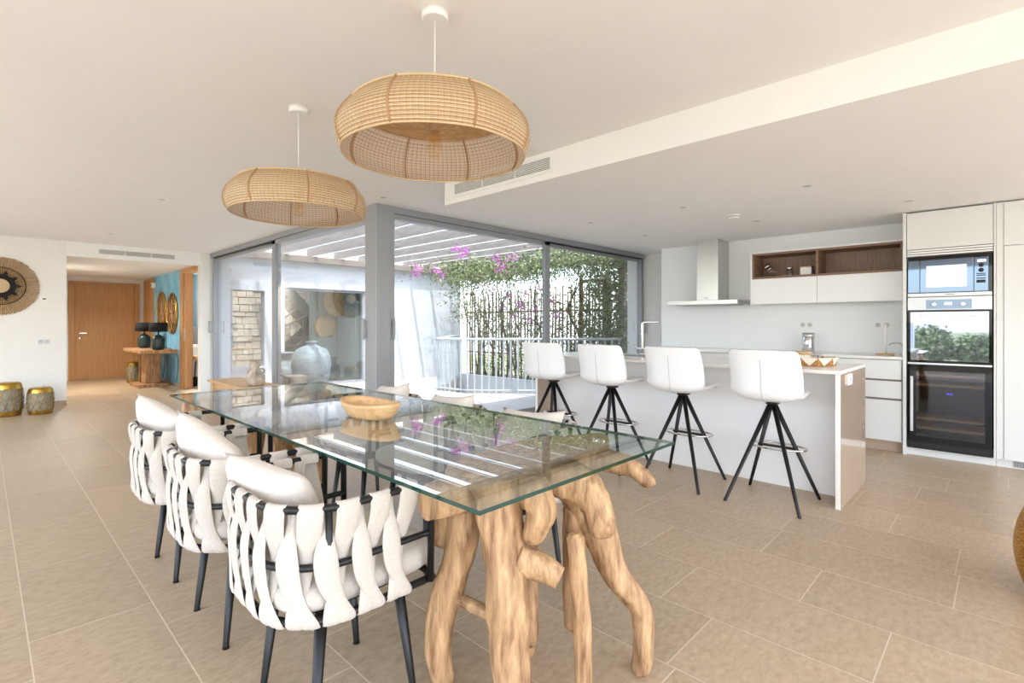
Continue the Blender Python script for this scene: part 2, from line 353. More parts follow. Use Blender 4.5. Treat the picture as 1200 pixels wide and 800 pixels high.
# glazing
def glazing(name, axis, a0, a1, mid, plane, ends):
    """sliding glazing along axis 'x' or 'y' from a0 to a1, meeting stiles at mid"""
    root = sempty(name, ((plane, (a0+a1)/2, 0) if axis == 'y' else ((a0+a1)/2, plane, 0)))
    def bx(mbx, u0, u1, p0, p1, z0, z1, mi=0):
        if axis == 'y': mbx.box(plane+p0, plane+p1, u0, u1, z0, z1, mi)
        else: mbx.box(u0, u1, plane+p0, plane+p1, z0, z1, mi)
    m1 = MB(); bx(m1, a0, a1, 0, 0.13, 2.39, CE-0.001); bx(m1, a0, a1, 0.03, 0.1, 2.375, 2.392, 1); m1.build('head_rail', ['alu', 'alu_dark'], root)
    m1 = MB(); bx(m1, a0, a1, 0, 0.13, -0.02, 0.004); bx(m1, a0, a1, 0.03, 0.045, 0.004, 0.012); m1.build('floor_track', 'alu', root)
    def stile(u0, u1, p0, p1): m2 = MB(); bx(m2, u0, u1, p0, p1, 0.005, 2.39); return m2.build('stile', 'alu', root)
    def rails(u0, u1, p0, p1):
        for z0, z1 in ((0.012, 0.07), (2.33, 2.385)):
            m2 = MB(); bx(m2, u0, u1, p0, p1, z0, z1); m2.build('sash_rail', 'alu', root)
    def pane(u0, u1, p): m2 = MB(); bx(m2, u0, u1, p, p+0.01, 0.065, 2.335); m2.build('glass_pane', 'glass', root)
    stile(a0, a0+0.05, 0.0, 0.05); stile(a1-0.07, a1, 0.03, 0.12)
    stile(mid-0.09, mid+0.02, 0.01, 0.06); stile(mid-0.02, mid+0.09, 0.07, 0.12)
    m2 = MB(); bx(m2, mid-0.012, mid+0.012, 0.06, 0.07, 0.01, 2.39); m2.build('gasket', 'alu_dark', root)
    rails(a0, mid+0.02, 0.01, 0.06); rails(mid-0.02, a1, 0.07, 0.12)
    pane(a0+0.05, mid-0.09, 0.03); pane(mid+0.09, a1-0.07, 0.09)
    for u in ends:
        m2 = MB(); bx(m2, u-0.012, u+0.012, -0.035, -0.02, 1.05, 1.27); bx(m2, u-0.01, u+0.01, -0.02, 0.03, 1.07, 1.09); bx(m2, u-0.01, u+0.01, -0.02, 0.03, 1.23, 1.25)
        m2.build('pull_handle', 'alu', root)
glazing('window_1', 'y', GY+0.17, FWY, 7.40, GX, (GY+0.2, FWY-0.04))
glazing('window_2', 'x', GX+0.17, 8.30, 5.62, GY, (GX+0.195, 8.26))
struct(MB().box(GX-0.005, GX+0.17, GY-0.005, GY+0.17, 0, CE).build('column', 'alu', bevel=0.004))

# ------------------------------------------------------------------ patio
PZ = -0.08
poly_well = [(8.0, 9.5), (6.2, 8.0), (6.3, 7.3), (6.85, 6.6), (7.6, 5.75), (8.25, 5.15)]
mb = MB(); mb.prism([(GX+0.06, GY+0.06), (8.6, GY+0.06), (8.6, 5.15)] + poly_well[::-1] + [(8.0, 10.14), (GX+0.06, 10.14)], -1.2, PZ)
struct(mb.build('patio_floor', 'patio'))
struct(MB().box(6.0, 8.0, 5.0, 10.1, -1.3, -1.0).build('well_floor', 'patio'))
struct(MB().box(8.0, 8.12, 5.15, 10.14, -1.2, 0.02).build('planter_wall', 'outwall'))
struct(MB().box(8.12, 9.4, 4.8, 10.14, -1.2, -0.08).build('planting_bed', 'gravel'))
# far patio wall with its window and an added opening imitating a pane reflection
mb = MB(); W0, W1 = 10.14, 10.34; TZ = 2.55
mb.box(GX+0.0, 3.19, W0, W1, -0.1, TZ); mb.box(3.19, 3.75, W0, W1, -0.1, 0.41); mb.box(3.19, 3.75, W0, W1, 1.84, TZ)
mb.box(3.75, 4.11, W0, W1, -0.1, TZ); mb.box(4.11, 5.87, W0, W1, 1.93, TZ); mb.box(5.87, 8.6, W0, W1, -0.1, TZ); mb.box(4.11, 5.87, W0, W1, -0.3, -0.06)
struct(mb.build('wall_patio', 'outwall'))
w3 = sempty('window_3', (5.0, W0+0.06, 0))
for a, b, z0, z1 in ((4.11, 4.15, -0.06, 1.93), (5.83, 5.87, -0.06, 1.93), (4.15, 5.83, 1.88, 1.93), (4.15, 5.83, -0.06, 0.0)):
    MB().box(a, b, W0+0.05, W0+0.10, z0, z1).build('window_frame', 'alu', w3)
MB().box(4.15, 5.83, W0+0.07, W0+0.078, 0.0, 1.88).build('glass_pane', 'glass', w3)
w4 = sempty('reflection_opening', (3.47, W0+0.1, 0.4))  # made-up narrow pane, stands in for a sunlit reflection in the left glazing
MB().box(3.19, 3.75, W0+0.07, W0+0.078, 0.41, 1.84).build('glass_pane', 'glass', w4)
# stairwell court behind
struct(MB().box(3.2, 9.5, W1, 14.6, -0.4, -0.1).build('court_floor', 'patio'))
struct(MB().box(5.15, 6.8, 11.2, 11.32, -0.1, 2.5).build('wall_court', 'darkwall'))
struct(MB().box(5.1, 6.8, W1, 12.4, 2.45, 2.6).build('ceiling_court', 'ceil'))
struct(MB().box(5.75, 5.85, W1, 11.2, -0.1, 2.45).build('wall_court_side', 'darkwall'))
sw = struct(MB().box(3.2, 9.5, 12.62, 12.9, -0.1, 3.6).build('wall_stone', 'stone'))
mb = MB(); z = -0.1
rs = random.Random(3)
while z < 3.4:
    hgt = rs.uniform(0.10, 0.19); x = 3.2
    while x < 7.2:
        w = rs.uniform(0.14, 0.38); dpt = rs.uniform(0.02, 0.06)
        mb.box(x+0.008, x+w-0.008, 12.62-dpt, 12.63, z+0.008, z+hgt-0.008, b=0.012); x += w
    z += hgt
o = mb.build('stone_block', 'stone', sw); o['kind'] = 'stuff'
st = thing('staircase', 'dark steel staircase seen through the far patio window', 'staircase', (4.9, 11.8, -0.1))
for y in (11.55, 12.25):
    MB().obox((4.3, y, 2.45), (5.75, y, 0.95), 0.05, 0.22).build('stringer', 'stair', st)
    MB().obox((4.3, y, 0.0), (5.75, y, 1.30), 0.05, 0.22).build('stringer', 'stair', st)
for i in range(7):
    t = (i+0.5)/7; x = 4.3+1.45*t
    MB().box(x-0.13, x+0.13, 11.55, 12.25, 2.5-1.5*t, 2.53-1.5*t).build('tread', 'stair', st); MB().box(x-0.13, x+0.13, 11.55, 12.25, 0.05+1.3*t, 0.08+1.3*t).build('tread', 'stair', st)
MB().tube([(4.3, 11.53, 1.05), (4.95, 11.53, 1.55)], 0.018).build('handrail', 'stair', st); MB().tube([(4.2, 11.53, 0.95), (5.7, 11.53, 1.62)], 0.02).build('handrail', 'stair', st)
for i in range(9):
    x = 4.35+0.15*i; MB().tube([(x, 11.53, -0.1), (x, 11.53, 0.95+0.45*(x-4.2))], 0.008, n=6).build('baluster', 'stair', st)
def disc(x, y, z, rad, label, cat, name):
    root = thing(name, label, cat, (x, y, z))
    R = Matrix.Translation((x, y, z)) @ Matrix.Rotation(PI/2, 4, 'X')
    MB().lathe([(0.02, 0.02), (rad*0.6, 0.016), (rad, 0.006), (rad, 0.0)], n=40).xf(R).build('disc', 'straw', root)
    for rr in (0.3, 0.62, 0.97): MB().tube([(rad*rr*math.cos(a), rad*rr*math.sin(a), 0.016) for a in [2*PI*i/36 for i in range(36)]], 0.007, n=6, closed=True).xf(R).build('ring', 'rattan_d', root)
disc(5.48, 11.19, 1.15, 0.26, 'smaller pale woven round wall disc behind the far patio window', 'wall decoration', 'wall_disc')
disc(5.62, 10.90, 1.72, 0.34, 'larger dark woven round wall disc behind the far patio window', 'wall decoration', 'wall_disc')

# pergola
pg = thing('pergola', 'grey wooden pergola of deep parallel beams over the white patio', 'pergola', (5.6, 7.5, 2.55))
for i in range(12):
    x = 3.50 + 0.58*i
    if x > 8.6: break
    MB().box(x-0.025, x+0.025, GY+0.36, 10.30, 2.572, 2.75).build('beam', 'beam', pg); MB().box(x-0.027, x+0.027, GY+0.36, 10.14, 2.560, 2.571).build('bright_line_strip', 'white', pg)  # white strip added under each beam, imitating the bright lines between beams
MB().box(GX+0.34, 8.6, 9.98, 10.1, 2.44, 2.56).build('ledger', 'beam', pg)
MB().box(8.42, 8.56, GY+0.4, 10.3, 2.42, 2.56).build('ledger', 'beam', pg)
for y in (5.25,): MB().box(8.43, 8.55, y-0.06, y+0.06, -0.08, 2.42).build('post', 'beam', pg)

# stake fence with a gate frame
fx = 8.75
fn = thing('stake_fence', 'rustic fence of upright brown stakes behind the planting bed', 'fence', (fx, 7.5, -0.08))
rs = random.Random(11); y = 5.0; i = 0; proto = []
for k in range(6):
    m_ = MB(); rr = rs.uniform(0.018, 0.028); m_.tube([(0, 0, 0), (rs.uniform(-.02, .02), rs.uniform(-.02, .02), 1.0), (0, rs.uniform(-.02, .02), 2.05+rs.uniform(-.1, .08))], [rr, rr*.95, rr*.7], n=7)
    proto.append(m_)
pm = []
while y < 10.1:
    k = rs.randrange(6)
    if len(pm) <= 5: o = proto[len(pm)].build('stake', 'stake', fn, world=False); pm.append(o)
    else: o = pm[k].copy(); C.objects.link(o)
    o.location = (rs.uniform(-0.03, 0.03), y-7.5, 0); y += rs.uniform(0.075, 0.12)
for z in (0.5, 1.5): MB().tube([(fx+0.03, 5.0, z), (fx+0.03, 10.1, z)], 0.018, n=7).build('crossbar', 'stake', fn)
gf = thing('gate_frame', 'rust brown timber gate posts standing in front of the stake fence', 'gate', (8.62, 6.1, -0.08))
MB().box(8.58, 8.68, 5.62, 5.76, -0.08, 2.12).build('post', 'rust', gf); MB().box(8.58, 8.64, 6.28, 6.34, -0.08, 2.15).build('post', 'rust', gf); MB().box(8.59, 8.64, 5.7, 6.3, 2.05, 2.12).build('top_bar', 'rust', gf)

# railing round the light well
rl = thing('patio_railing', 'pale grey metal railing curving round the patio light well', 'railing', (6.9, 7.0, PZ))
path = spline([(8.0, 9.5, 0), (7.1, 8.75, 0), (6.2, 8.0, 0)], 8)[:-1] + spline([(6.2, 8.0, 0), (6.28, 7.3, 0), (6.85, 6.6, 0), (7.6, 5.8, 0), (8.3, 5.15, 0)], 8)
acc = [0]
for a, b in zip(path, path[1:]): acc.append(acc[-1]+(b-a).length)
def along(s):
    for i in range(len(path)-1):
        if acc[i+1] >= s: t = (s-acc[i])/(acc[i+1]-acc[i]); return path[i].lerp(path[i+1], t)
    return path[-1]
MB().tube([p+Vector((0, 0, 0.93)) for p in path], 0.022, n=8).build('top_rail', 'railw', rl)
MB().tube([p+Vector((0, 0, PZ+0.06)) for p in path], 0.014, n=8).build('bottom_rail', 'railw', rl)
s = 0.02; b0 = None
while s < acc[-1]:
    p = along(s)
    if b0 is None: b0 = MB().box(-0.011, 0.011, -0.011, 0.011, 0, 1.0).build('baluster', 'railw', rl, world=False); o = b0
    else: o = b0.copy(); C.objects.link(o)
    o.location = (p.x-6.9, p.y-7.0, 0); s += 0.135

# bougainvillea: stems, a mass of small leaves, countable flower clusters
bo = thing('bougainvillea', 'flowering bougainvillea with magenta blooms climbing the pergola and fence', 'climbing plant', (8.4, 7.2, -0.08))
rs = random.Random(5)
stems = []
for i in range(16):
    y0 = rs.uniform(5.2, 9.6); p = [Vector((8.5, y0, -0.08))]
    for k in range(5): p.append(p[-1]+Vector((rs.uniform(-0.12, 0.10), rs.uniform(-0.3, 0.3), 0.52)))
    p.append(p[-1]+Vector((-0.5, rs.uniform(-0.4, 0.4), 0.12))); p.append(p[-1]+Vector((-0.6, rs.uniform(-0.4, 0.4), -0.05)))
    q = spline(p, 4); stems.append(q)
    MB().tube(q, interp([0.024, 0.016, 0.010, 0.006], len(q)), n=6).build('stem', 'stem', bo)
def leafmesh(mb, p, size, rs, mi=0):
    d = Vector((rs.uniform(-1, 1), rs.uniform(-1, 1), rs.uniform(-1, 0.6))).normalized(); u = d.cross(Vector((rs.uniform(-1, 1), rs.uniform(-1, 1), rs.uniform(-1, 1)))).normalized()
    nn = d.cross(u)*0.18*size
    mb.add([p, p+d*size*0.5+u*size*0.32+nn, p+d*size, p+d*size*0.5-u*size*0.32+nn], [(0, 1, 2), (0, 2, 3)], mi)
lf = MB()
def cloud(n, fn, size):
    for _ in range(n):
        c = Vector(fn())
        for _k in range(7):
            q = c+Vector((rs.gauss(0, 0.07), rs.gauss(0, 0.07), rs.gauss(0, 0.06))); leafmesh(lf, q, rs.uniform(0.6, 1.2)*size, rs, rs.randrange(2))
for q in stems:
    for p in q[6:]:
        for _k in range(9): leafmesh(lf, p+Vector((rs.gauss(0, 0.10), rs.gauss(0, 0.10), rs.gauss(0, 0.08))), rs.uniform(0.04, 0.07), rs, rs.randrange(2))
cloud(1500, lambda: (8.5-abs(rs.gauss(0, 0.75)), rs.uniform(5.1, 9.6), rs.gauss(2.42, 0.15)), 0.06)      # roof of the pergola edge
cloud(1300, lambda: (8.5+rs.gauss(0, 0.16), 5.14+abs(rs.gauss(0, 0.55)), rs.uniform(0.2, 2.5)), 0.06)     # dense near end
cloud(1100, lambda: (8.48+rs.gauss(0, 0.16), rs.uniform(5.4, 9.2), rs.uniform(0.0, 2.0)), 0.055)
cloud(260, lambda: (7.6+rs.gauss(0, 0.3), rs.uniform(6.8, 9.4), rs.gauss(2.30, 0.14)), 0.06)
cloud(150, lambda: (8.2+rs.gauss(0, 0.2), rs.uniform(9.0, 10.0), rs.uniform(1.3, 2.3)), 0.055)
cloud(90, lambda: (8.15+rs.gauss(0, 0.08), rs.uniform(5.3, 7.3), rs.uniform(-0.2, 0.5)), 0.055)
o = lf.build('foliage', ['leaf', 'leafd'], bo); o['kind'] = 'stuff'
fl_pos = [(5.75, 8.0, 2.27), (5.70, 8.02, 2.17), (6.35, 8.25, 2.30), (6.45, 8.2, 2.2), (6.05, 7.05, 2.48), (6.35, 6.5, 2.38), (6.6, 6.35, 2.42), (5.75, 6.9, 2.52), (5.9, 6.8, 2.5),
          (8.3, 8.1, 1.85), (8.3, 7.8, 1.7), (8.25, 7.5, 1.9), (8.3, 8.3, 1.62), (8.25, 7.2, 1.55), (8.3, 7.9, 1.42), (8.3, 6.9, 1.7), (8.2, 7.4, 1.35), (8.2, 7.0, 1.95), (8.2, 8.5, 2.0), (8.25, 7.65, 1.6), (8.2, 6.6, 1.4), (6.9, 6.9, 2.3), (7.2, 7.3, 2.28)]
for x, y, z in fl_pos:
    m_ = MB()
    for _k in range(46): leafmesh(m_, Vector((x+rs.gauss(0, 0.05), y+rs.gauss(0, 0.05), z+rs.gauss(0, 0.045))), rs.uniform(0.03, 0.055), rs)
    m_.build('flower_cluster', 'bract', bo)
for a, b in (((6.6, 7.8, 2.5), (5.75, 8.0, 2.27)), ((7.0, 8.2, 2.5), (6.4, 8.25, 2.25)), ((6.6, 6.6, 2.55), (6.3, 6.5, 2.4))):
    q = spline([a, ((a[0]+b[0])/2, (a[1]+b[1])/2, (a[2]+b[2])/2+0.06), b], 5); MB().tube(q, 0.006, n=5).build('stem', 'stem', bo)

# big jars on the patio
def jar(loc, prof, label, name='ceramic_jar', m='jar'):
    root = thing(name, label, 'jar', loc)
    MB().lathe(prof, loc, n=36, cap1=False).build('body', m, root)
    rt, zt = prof[-1]
    MB().tube([(loc[0]+rt*math.cos(a), loc[1]+rt*math.sin(a), loc[2]+zt) for a in [2*PI*i/30 for i in range(30)]], 0.014, n=8, closed=True).build('rim', m, root)
    return root
jar((3.84, 8.36, PZ), [(0.17, 0), (0.22, 0.15), (0.29, 0.42), (0.315, 0.60), (0.30, 0.76), (0.24, 0.87), (0.12, 0.925), (0.085, 0.94), (0.08, 0.99)], 'tall weathered grey blue jar standing on the patio behind the glass')
jar((3.70, 9.02, PZ), [(0.10, 0), (0.16, 0.10), (0.21, 0.30), (0.20, 0.50), (0.13, 0.62), (0.10, 0.68), (0.12, 0.75), (0.15, 0.79)], 'smaller wide mouthed grey jar beside the tall patio jar')
o = MB().box(3.25, 3.52, 7.8, 8.05, PZ, 0.42, b=0.02).build('stone_block', 'clay'); tag(o, 'pale stone plinth block on the patio before the smaller jar', 'plinth')

# ------------------------------------------------------------------ terrace on the open side (seen only mirrored in the oven)
struct(MB().box(-5.2, -2.6, -8, 14, -0.3, -0.03).build('terrace_floor', 'patio')); struct(MB().box(-9, -5.2, -8, 14, -1.2, -0.9).build('garden_floor', 'earth'))
struct(MB().box(-9.8, -9.5, 2.2, 3.4, 0.0, 1.25).build('wall_garden', 'outwall'))
struct(MB().box(-2.6, 8.6, -9, -3.0, -0.3, -0.03).build('terrace_rear', 'patio'))
pw = struct(MB().box(-9.3, -9.0, -8, 14, -1.2, 0.02).build('wall_parapet', 'stone'))
struct(MB().grid(lambda u, v: (-10-80*u, -90+180*v, -3.8+3.4*math.sin(u*2.2)+2.2*noise.noise(Vector((u*4, v*7, 0)))), 24, 40).build('hillside', 'earth'))
struct(MB().box(-60, 60, -60, 60, -3.9, -3.6).build('ground', 'earth'))
for i, (x, y, s_) in enumerate(((-10.3, -0.5, 0.9), (-10.2, 0.7, 0.7), (-10.6, 1.9, 0.95))):
    root = thing('shrub', ['round green shrub beyond the terrace parapet, at the near end', 'low green shrub beyond the terrace parapet, in the middle', 'large green shrub beyond the terrace parapet, next to the hillside'][i], 'shrub', (x, y, -0.4), 'shrubs beyond the terrace')
    m_ = MB()
    for _k in range(1500):
        d = Vector((rs.gauss(0, 1), rs.gauss(0, 1), rs.gauss(0, 1))).normalized()*rs.uniform(0.6, 1)*s_*0.8; leafmesh(m_, Vector((x, y, 0.15+0.3*s_))+d, 0.14, rs, rs.randrange(2))
    m_.build('foliage', ['leaf', 'leafd'], root)['kind'] = 'stuff'
    MB().tube([(x, y, -0.4), (x, y, 0.5*s_)], 0.06).build('trunk', 'stem', root)

# ------------------------------------------------------------------ dining table
TC = Vector((1.36, 2.415, 0))
tb = thing('dining_table', 'long rectangular glass dining table on gnarled teak root bases', 'table', TC)
g = MB(); x0, x1, y0, y1 = 0.85, 1.875, 0.93, 3.9
g.box(x0, x1, y0, y1, 0.748, 0.76)
g.mi = [0, 0, 1, 1, 1, 1]
g.build('glass_top', ['tglass', 'gedge'], tb)
a_ = math.atan2(578, 600); RX, RY, FX, FY = math.sin(a_), -math.cos(a_), math.cos(a_), math.sin(a_)
def limb(name, pts, seed, m='teak', flat=1.0, k=7, n=18, cut=False):
    ctr = [Vector(p[:3]) for p in pts]; q = spline(ctr, k); rd = interp([p[3] for p in pts], len(q))
    if not cut:
        rd[0] *= 0.6; rd[-1] *= 0.55; rd[-2] *= 0.85
    def wob(i, a):
        return 1 + 0.06*noise.noise(Vector((math.cos(a)*5+seed, math.sin(a)*5, i*0.25))) + 0.20*noise.noise(Vector((math.cos(a)*1.2+seed, math.sin(a)*1.2, i*0.22))) + 0.09*noise.noise(Vector((math.cos(a)*3+seed*2, math.sin(a)*3, i*0.45)))
    mb = MB().tube(q, rd, n=n, wob=wob)
    mb.v = [(x, y, max(0.0, min(z, 0.7462))) for x, y, z in mb.v]
    return mb.build(name, m, tb)
# control points: x, y, z, radius (metres)
LIMBS = [
 [(1.13, 1.16, .745, .085), (1.135, 1.15, .66, .080), (1.13, 1.12, .50, .068), (1.125, 1.10, .32, .066), (1.12, 1.08, .15, .058), (1.115, 1.075, 0.0, .060)],
 [(1.17, 1.26, .72, .06), (1.14, 1.31, .60, .058), (1.13, 1.33, .45, .056), (1.095, 1.37, .28, .052), (1.075, 1.385, .13, .046), (1.09, 1.365, 0.0, .036)],
 [(1.24, 1.30, .70, .055), (1.18, 1.37, .62, .062), (1.14, 1.41, .52, .055), (1.12, 1.42, .44, .035)],
 [(1.30, 1.12, .73, .07), (1.42, 1.05, .66, .075), (1.47, 1.02, .53, .066), (1.52, .965, .36, .048), (1.585, .915, .24, .040), (1.60, .905, .10, .036), (1.59, .92, 0.0, .030)],
 [(1.42, 1.22, .735, .06), (1.40, 1.10, .70, .07), (1.43, .99, .62, .058), (1.41, .94, .52, .040)],
 [(1.32, .995, .55, .026), (1.33, .985, .40, .030), (1.345, .98, .2, .028), (1.345, .975, 0.0, .026)],
 [(1.42, 1.07, .60, .045), (1.41, 1.06, .42, .040), (1.40, 1.06, .28, .036), (1.395, 1.06, .18, .026)],
 [(1.15, 1.09, .50, .05), (1.20, 1.04, .47, .042), (1.235, .985, .44, .032)],
 [(1.30, 1.18, .48, .035), (1.33, 1.20, .30, .03), (1.37, 1.235, .12, .024), (1.40, 1.26, 0.0, .018)],
 [(1.10, 1.37, .30, .022), (1.16, 1.22, .265, .020), (1.18, 1.14, .25, .02)],
 [(1.62, 1.15, .70, .045), (1.72, 1.07, .68, .040), (1.76, .99, .63, .030), (1.765, .97, .60, .022)],
 [(1.22, 1.24, .675, .072), (1.08, 1.25, .675, .062), (0.94, 1.258, .68, .055)],
 [(1.22, 1.12, .73, .06), (1.19, 1.05, .70, .055), (1.185, 1.02, .64, .045), (1.17, 1.06, .55, .03)],
 [(1.25, 1.14, .42, .04), (1.24, 1.12, .30, .034), (1.23, 1.10, .18, .022)],
]
roots = []
for i, L in enumerate(LIMBS): roots.append(limb('root_limb', L, i*3.1, cut=(i in (7, 11))))
pl = []
for k in range(40):
    a = 2*PI*k/40; rr = 1+0.22*noise.noise(Vector((math.cos(a)*1.6, math.sin(a)*1.6, 4.2)))
    pl.append((1.43+0.40*rr*math.cos(a), 1.26+0.17*rr*math.sin(a)))
roots.append(MB().prism(pl, 0.672, 0.747).build('root_slab', 'teak', tb, bevel=0.02))
for o in list(roots):
    c = o.copy(); C.objects.link(c); c.parent = tb; c.rotation_euler = (0, 0, PI)

# bowl on the table
bw = thing('wooden_bowl', 'pale carved wooden leaf shaped bowl on the glass table top', 'bowl', (1.33, 2.25, 0.76))
def bowlpt(inner):
    def fn(u, v):
        a = 2*PI*u; ca, sa = math.cos(a), math.sin(a)
        L = 0.222*(1 if ca < 0 else 1.05); Wd = 0.11
        pointy = abs(ca)**1.5; hw = Wd*abs(sa)**0.9*(1 if sa > 0 else -1)
        s = (0.55+0.45*v**0.6) if not inner else (0.5+0.42*v**0.7)
        z = 0.072*v**1.5 if not inner else 0.016+0.058*v**1.8
        lift = 0.012*pointy*v
        return (1.33+hw*s, 2.25+L*ca*s*0.92, 0.76+z+lift)
    return fn
m_ = MB(); nu = 40; m_.grid(bowlpt(False), nu, 8, cu=True); m_.grid(bowlpt(True), nu, 8, cu=True)
m_.f += [tuple(7*nu+(i if q == 0 else (i+1) % nu) for q in (0, 1)) + tuple(8*nu+7*nu+((i+1) % nu if q == 0 else i) for q in (0, 1)) for i in range(nu)]
m_.mi += [0]*nu; m_.sm += [False]*nu
m_.f += [tuple(range(nu))[::-1], tuple(8*nu+i for i in range(nu))]; m_.mi += [0, 0]; m_.sm += [False, False]
m_.build('shell', 'bowlwood', bw)

# ------------------------------------------------------------------ dining chairs
def ring(sc, z, n=48):
    pts = []
    xa, xb, hy, r = 0.20, -0.245*sc, 0.280*sc, 0.19*sc
    pts.append((xa, -hy)); pts.append((xb+r, -hy))
    for i in range(1, 9): a = -PI/2 - (PI/2)*i/9; pts.append((xb+r+r*math.cos(a), -hy+r+r*math.sin(a)))
    pts.append((xb, -hy+r)); pts.append((xb, hy-r))
    for i in range(1, 9): a = PI - (PI/2)*i/9; pts.append((xb+r+r*math.cos(a), hy-r+r*math.sin(a)))
    pts.append((xb+r, hy)); pts.append((xa, hy))
    P = [Vector((x, y, z)) for x, y in pts]; L = [0]
    for a, b in zip(P, P[1:]): L.append(L[-1]+(b-a).length)
    out = []
    for i in range(n+1):
        s = L[-1]*i/n; j = 0
        while j < len(L)-2 and L[j+1] < s: j += 1
        out.append(P[j].lerp(P[j+1], (s-L[j])/(L[j+1]-L[j])))
    return out
def ring_at(R, t):
    f = max(0, min(1, t))*(len(R)-1); i = min(int(f), len(R)-2); p = R[i].lerp(R[i+1], f-i); d = (R[i+1]-R[i]).normalized()
    return p, d, Vector((-d.y, d.x, 0))      # outward normal
ZT, ZM, ZB = 0.715, 0.555, 0.40
RT, RM, RB = ring(1.0, ZT), ring(0.985, ZM), ring(0.94, ZB)
def make_chair(label):
    t = thing('dining_chair', label, 'chair')
    top = RT + [Vector((0.215, 0.285, ZT-0.02)), Vector((0.215, 0.280, ZB))]; top = [Vector((0.215, -0.280, ZB)), Vector((0.215, -0.285, ZT-0.02))] + top
    MB().tube(top, 0.0115, n=10).build('arm_rail', 'black', t, world=False)
    MB().tube([Vector((0.212, -0.282, ZM))] + RM + [Vector((0.212, 0.282, ZM))], 0.0105, n=8).build('middle_rail', 'black', t, world=False)
    MB().tube(RB + [Vector((0.235, 0.262, ZB)), Vector((0.25, 0.2, ZB)), Vector((0.25, -0.2, ZB)), Vector((0.235, -0.262, ZB))], 0.0125, n=8, closed=True).build('seat_frame', 'black', t, world=False)
    for sy in (-1, 1):
        p = [RT[int(48*(0.27 if sy < 0 else 0.73))], RM[int(48*(0.27 if sy < 0 else 0.73))], RB[int(48*(0.27 if sy < 0 else 0.73))]]
        MB().tube(p, 0.010, n=8).build('back_upright', 'black', t, world=False)
    for fx_, tx in ((-0.125, -0.085), (0.215, 0.17)):
        for sy in (-1, 1):
            MB().tube([(tx, sy*0.155, ZB-0.005), (fx_, sy*0.185, 0.012), (fx_, sy*0.185, 0)], [0.0195, 0.011, 0.013], n=12).build('leg', 'black', t, world=False)
    MB().box(-0.1, 0.19, -0.17, 0.17, ZB-0.02, ZB+0.0).build('seat_base', 'black', t, world=False)
    # seat pad
    def pad(u, v):
        a = 2*PI*u; c, s_ = math.cos(a), math.sin(a); e = 0.42
        x = 0.035+0.265*abs(c)**e*(1 if c > 0 else -1); y = 0.255*abs(s_)**e*(1 if s_ > 0 else -1)
        f = [(0.0, 0), (0.93, 0.0), (1.0, 0.025), (1.0, 0.065), (0.95, 0.088), (0.6, 0.098), (0.0, 0.10)][int(round(v*6))]
        return (0.035+(x-0.035)*f[0], y*f[0], ZB+0.012+f[1])
    MB().grid(pad, 40, 7, cu=True).build('seat_cushion', 'fabric', t, world=False, sub=1)
    # woven straps
    N = 12
    def strap(tt, kind):
        if kind == 'A':   # over the arm rail, behind the middle rail
            rows = [(0.0, -0.016, ZT-0.02, .057), (0.0, -0.013, ZT+0.010, .061), (0.0, 0.003, ZT+0.0165, .061), (0.0, 0.0165, ZT+0.005, .061), (.003, 0.0145, ZT-0.05, .061), (.008, 0.002, ZT-0.10, .057), (.014, -0.015, ZM+0.005, .045), (.022, -0.006, ZM-0.06, .040), (.031, 0.014, ZB+0.05, .044), (.033, 0.0175, ZB+0.010, .049), (.034, 0.012, ZB-0.0175, .049), (.034, -0.012, ZB-0.012, .049)]
        else:             # pinched behind the neighbours at the top, bulging over the middle rail
            rows = [(.040, -0.0155, ZT-0.0, .040), (.040, -0.0145, ZT-0.03, .031), (.041, -0.004, ZT-0.06, .030), (.043, 0.010, ZT-0.10, .044), (.044, 0.017, ZM+0.03, .057), (.043, 0.0185, ZM-0.01, .059), (.038, 0.0175, ZM-0.06, .054), (.028, 0.0165, ZB+0.06, .044), (.014, 0.018, ZB+0.025, .040), (.006, 0.0195, ZB+0.006, .044), (.004, 0.012, ZB-0.0185, .045), (.004, -0.013, ZB-0.012, .045)]
        def fn(u, v):
            dt, off, z, w = rows[int(round(v*11))]
            f = (ZT-z)/(ZT-ZB); f = max(0, min(1, f))
            t0 = tt + dt*1.15; w_ = w/1.30*1.12
            tl = t0 + (u-0.5)*w_
            p, d, n = ring_at(RT, tl); q, d2, n2 = ring_at(RB, tl)
            pt = p.lerp(q, f); nn = (n+n2).normalized()
            e = abs(u-0.5)*2; edge = -0.0045*max(0, e-0.6)/0.4 + 0.002*(1-e*e)
            if kind == 'B': edge -= 0.004*(abs(u-0.62) < 0.1)*(0.2+abs(f-0.5))
            pt = pt + nn*(off+edge); return (pt.x, pt.y, z)
        MB().grid(fn, 9, 12).build('strap', 'fabric', t, world=False, solid=-0.003, sub=1)
    for i in range(N):
        tt = 0.055 + i*(0.89/(N-0.4))
        strap(tt, 'A')
        if i < N-1: strap(tt, 'B')
    return t
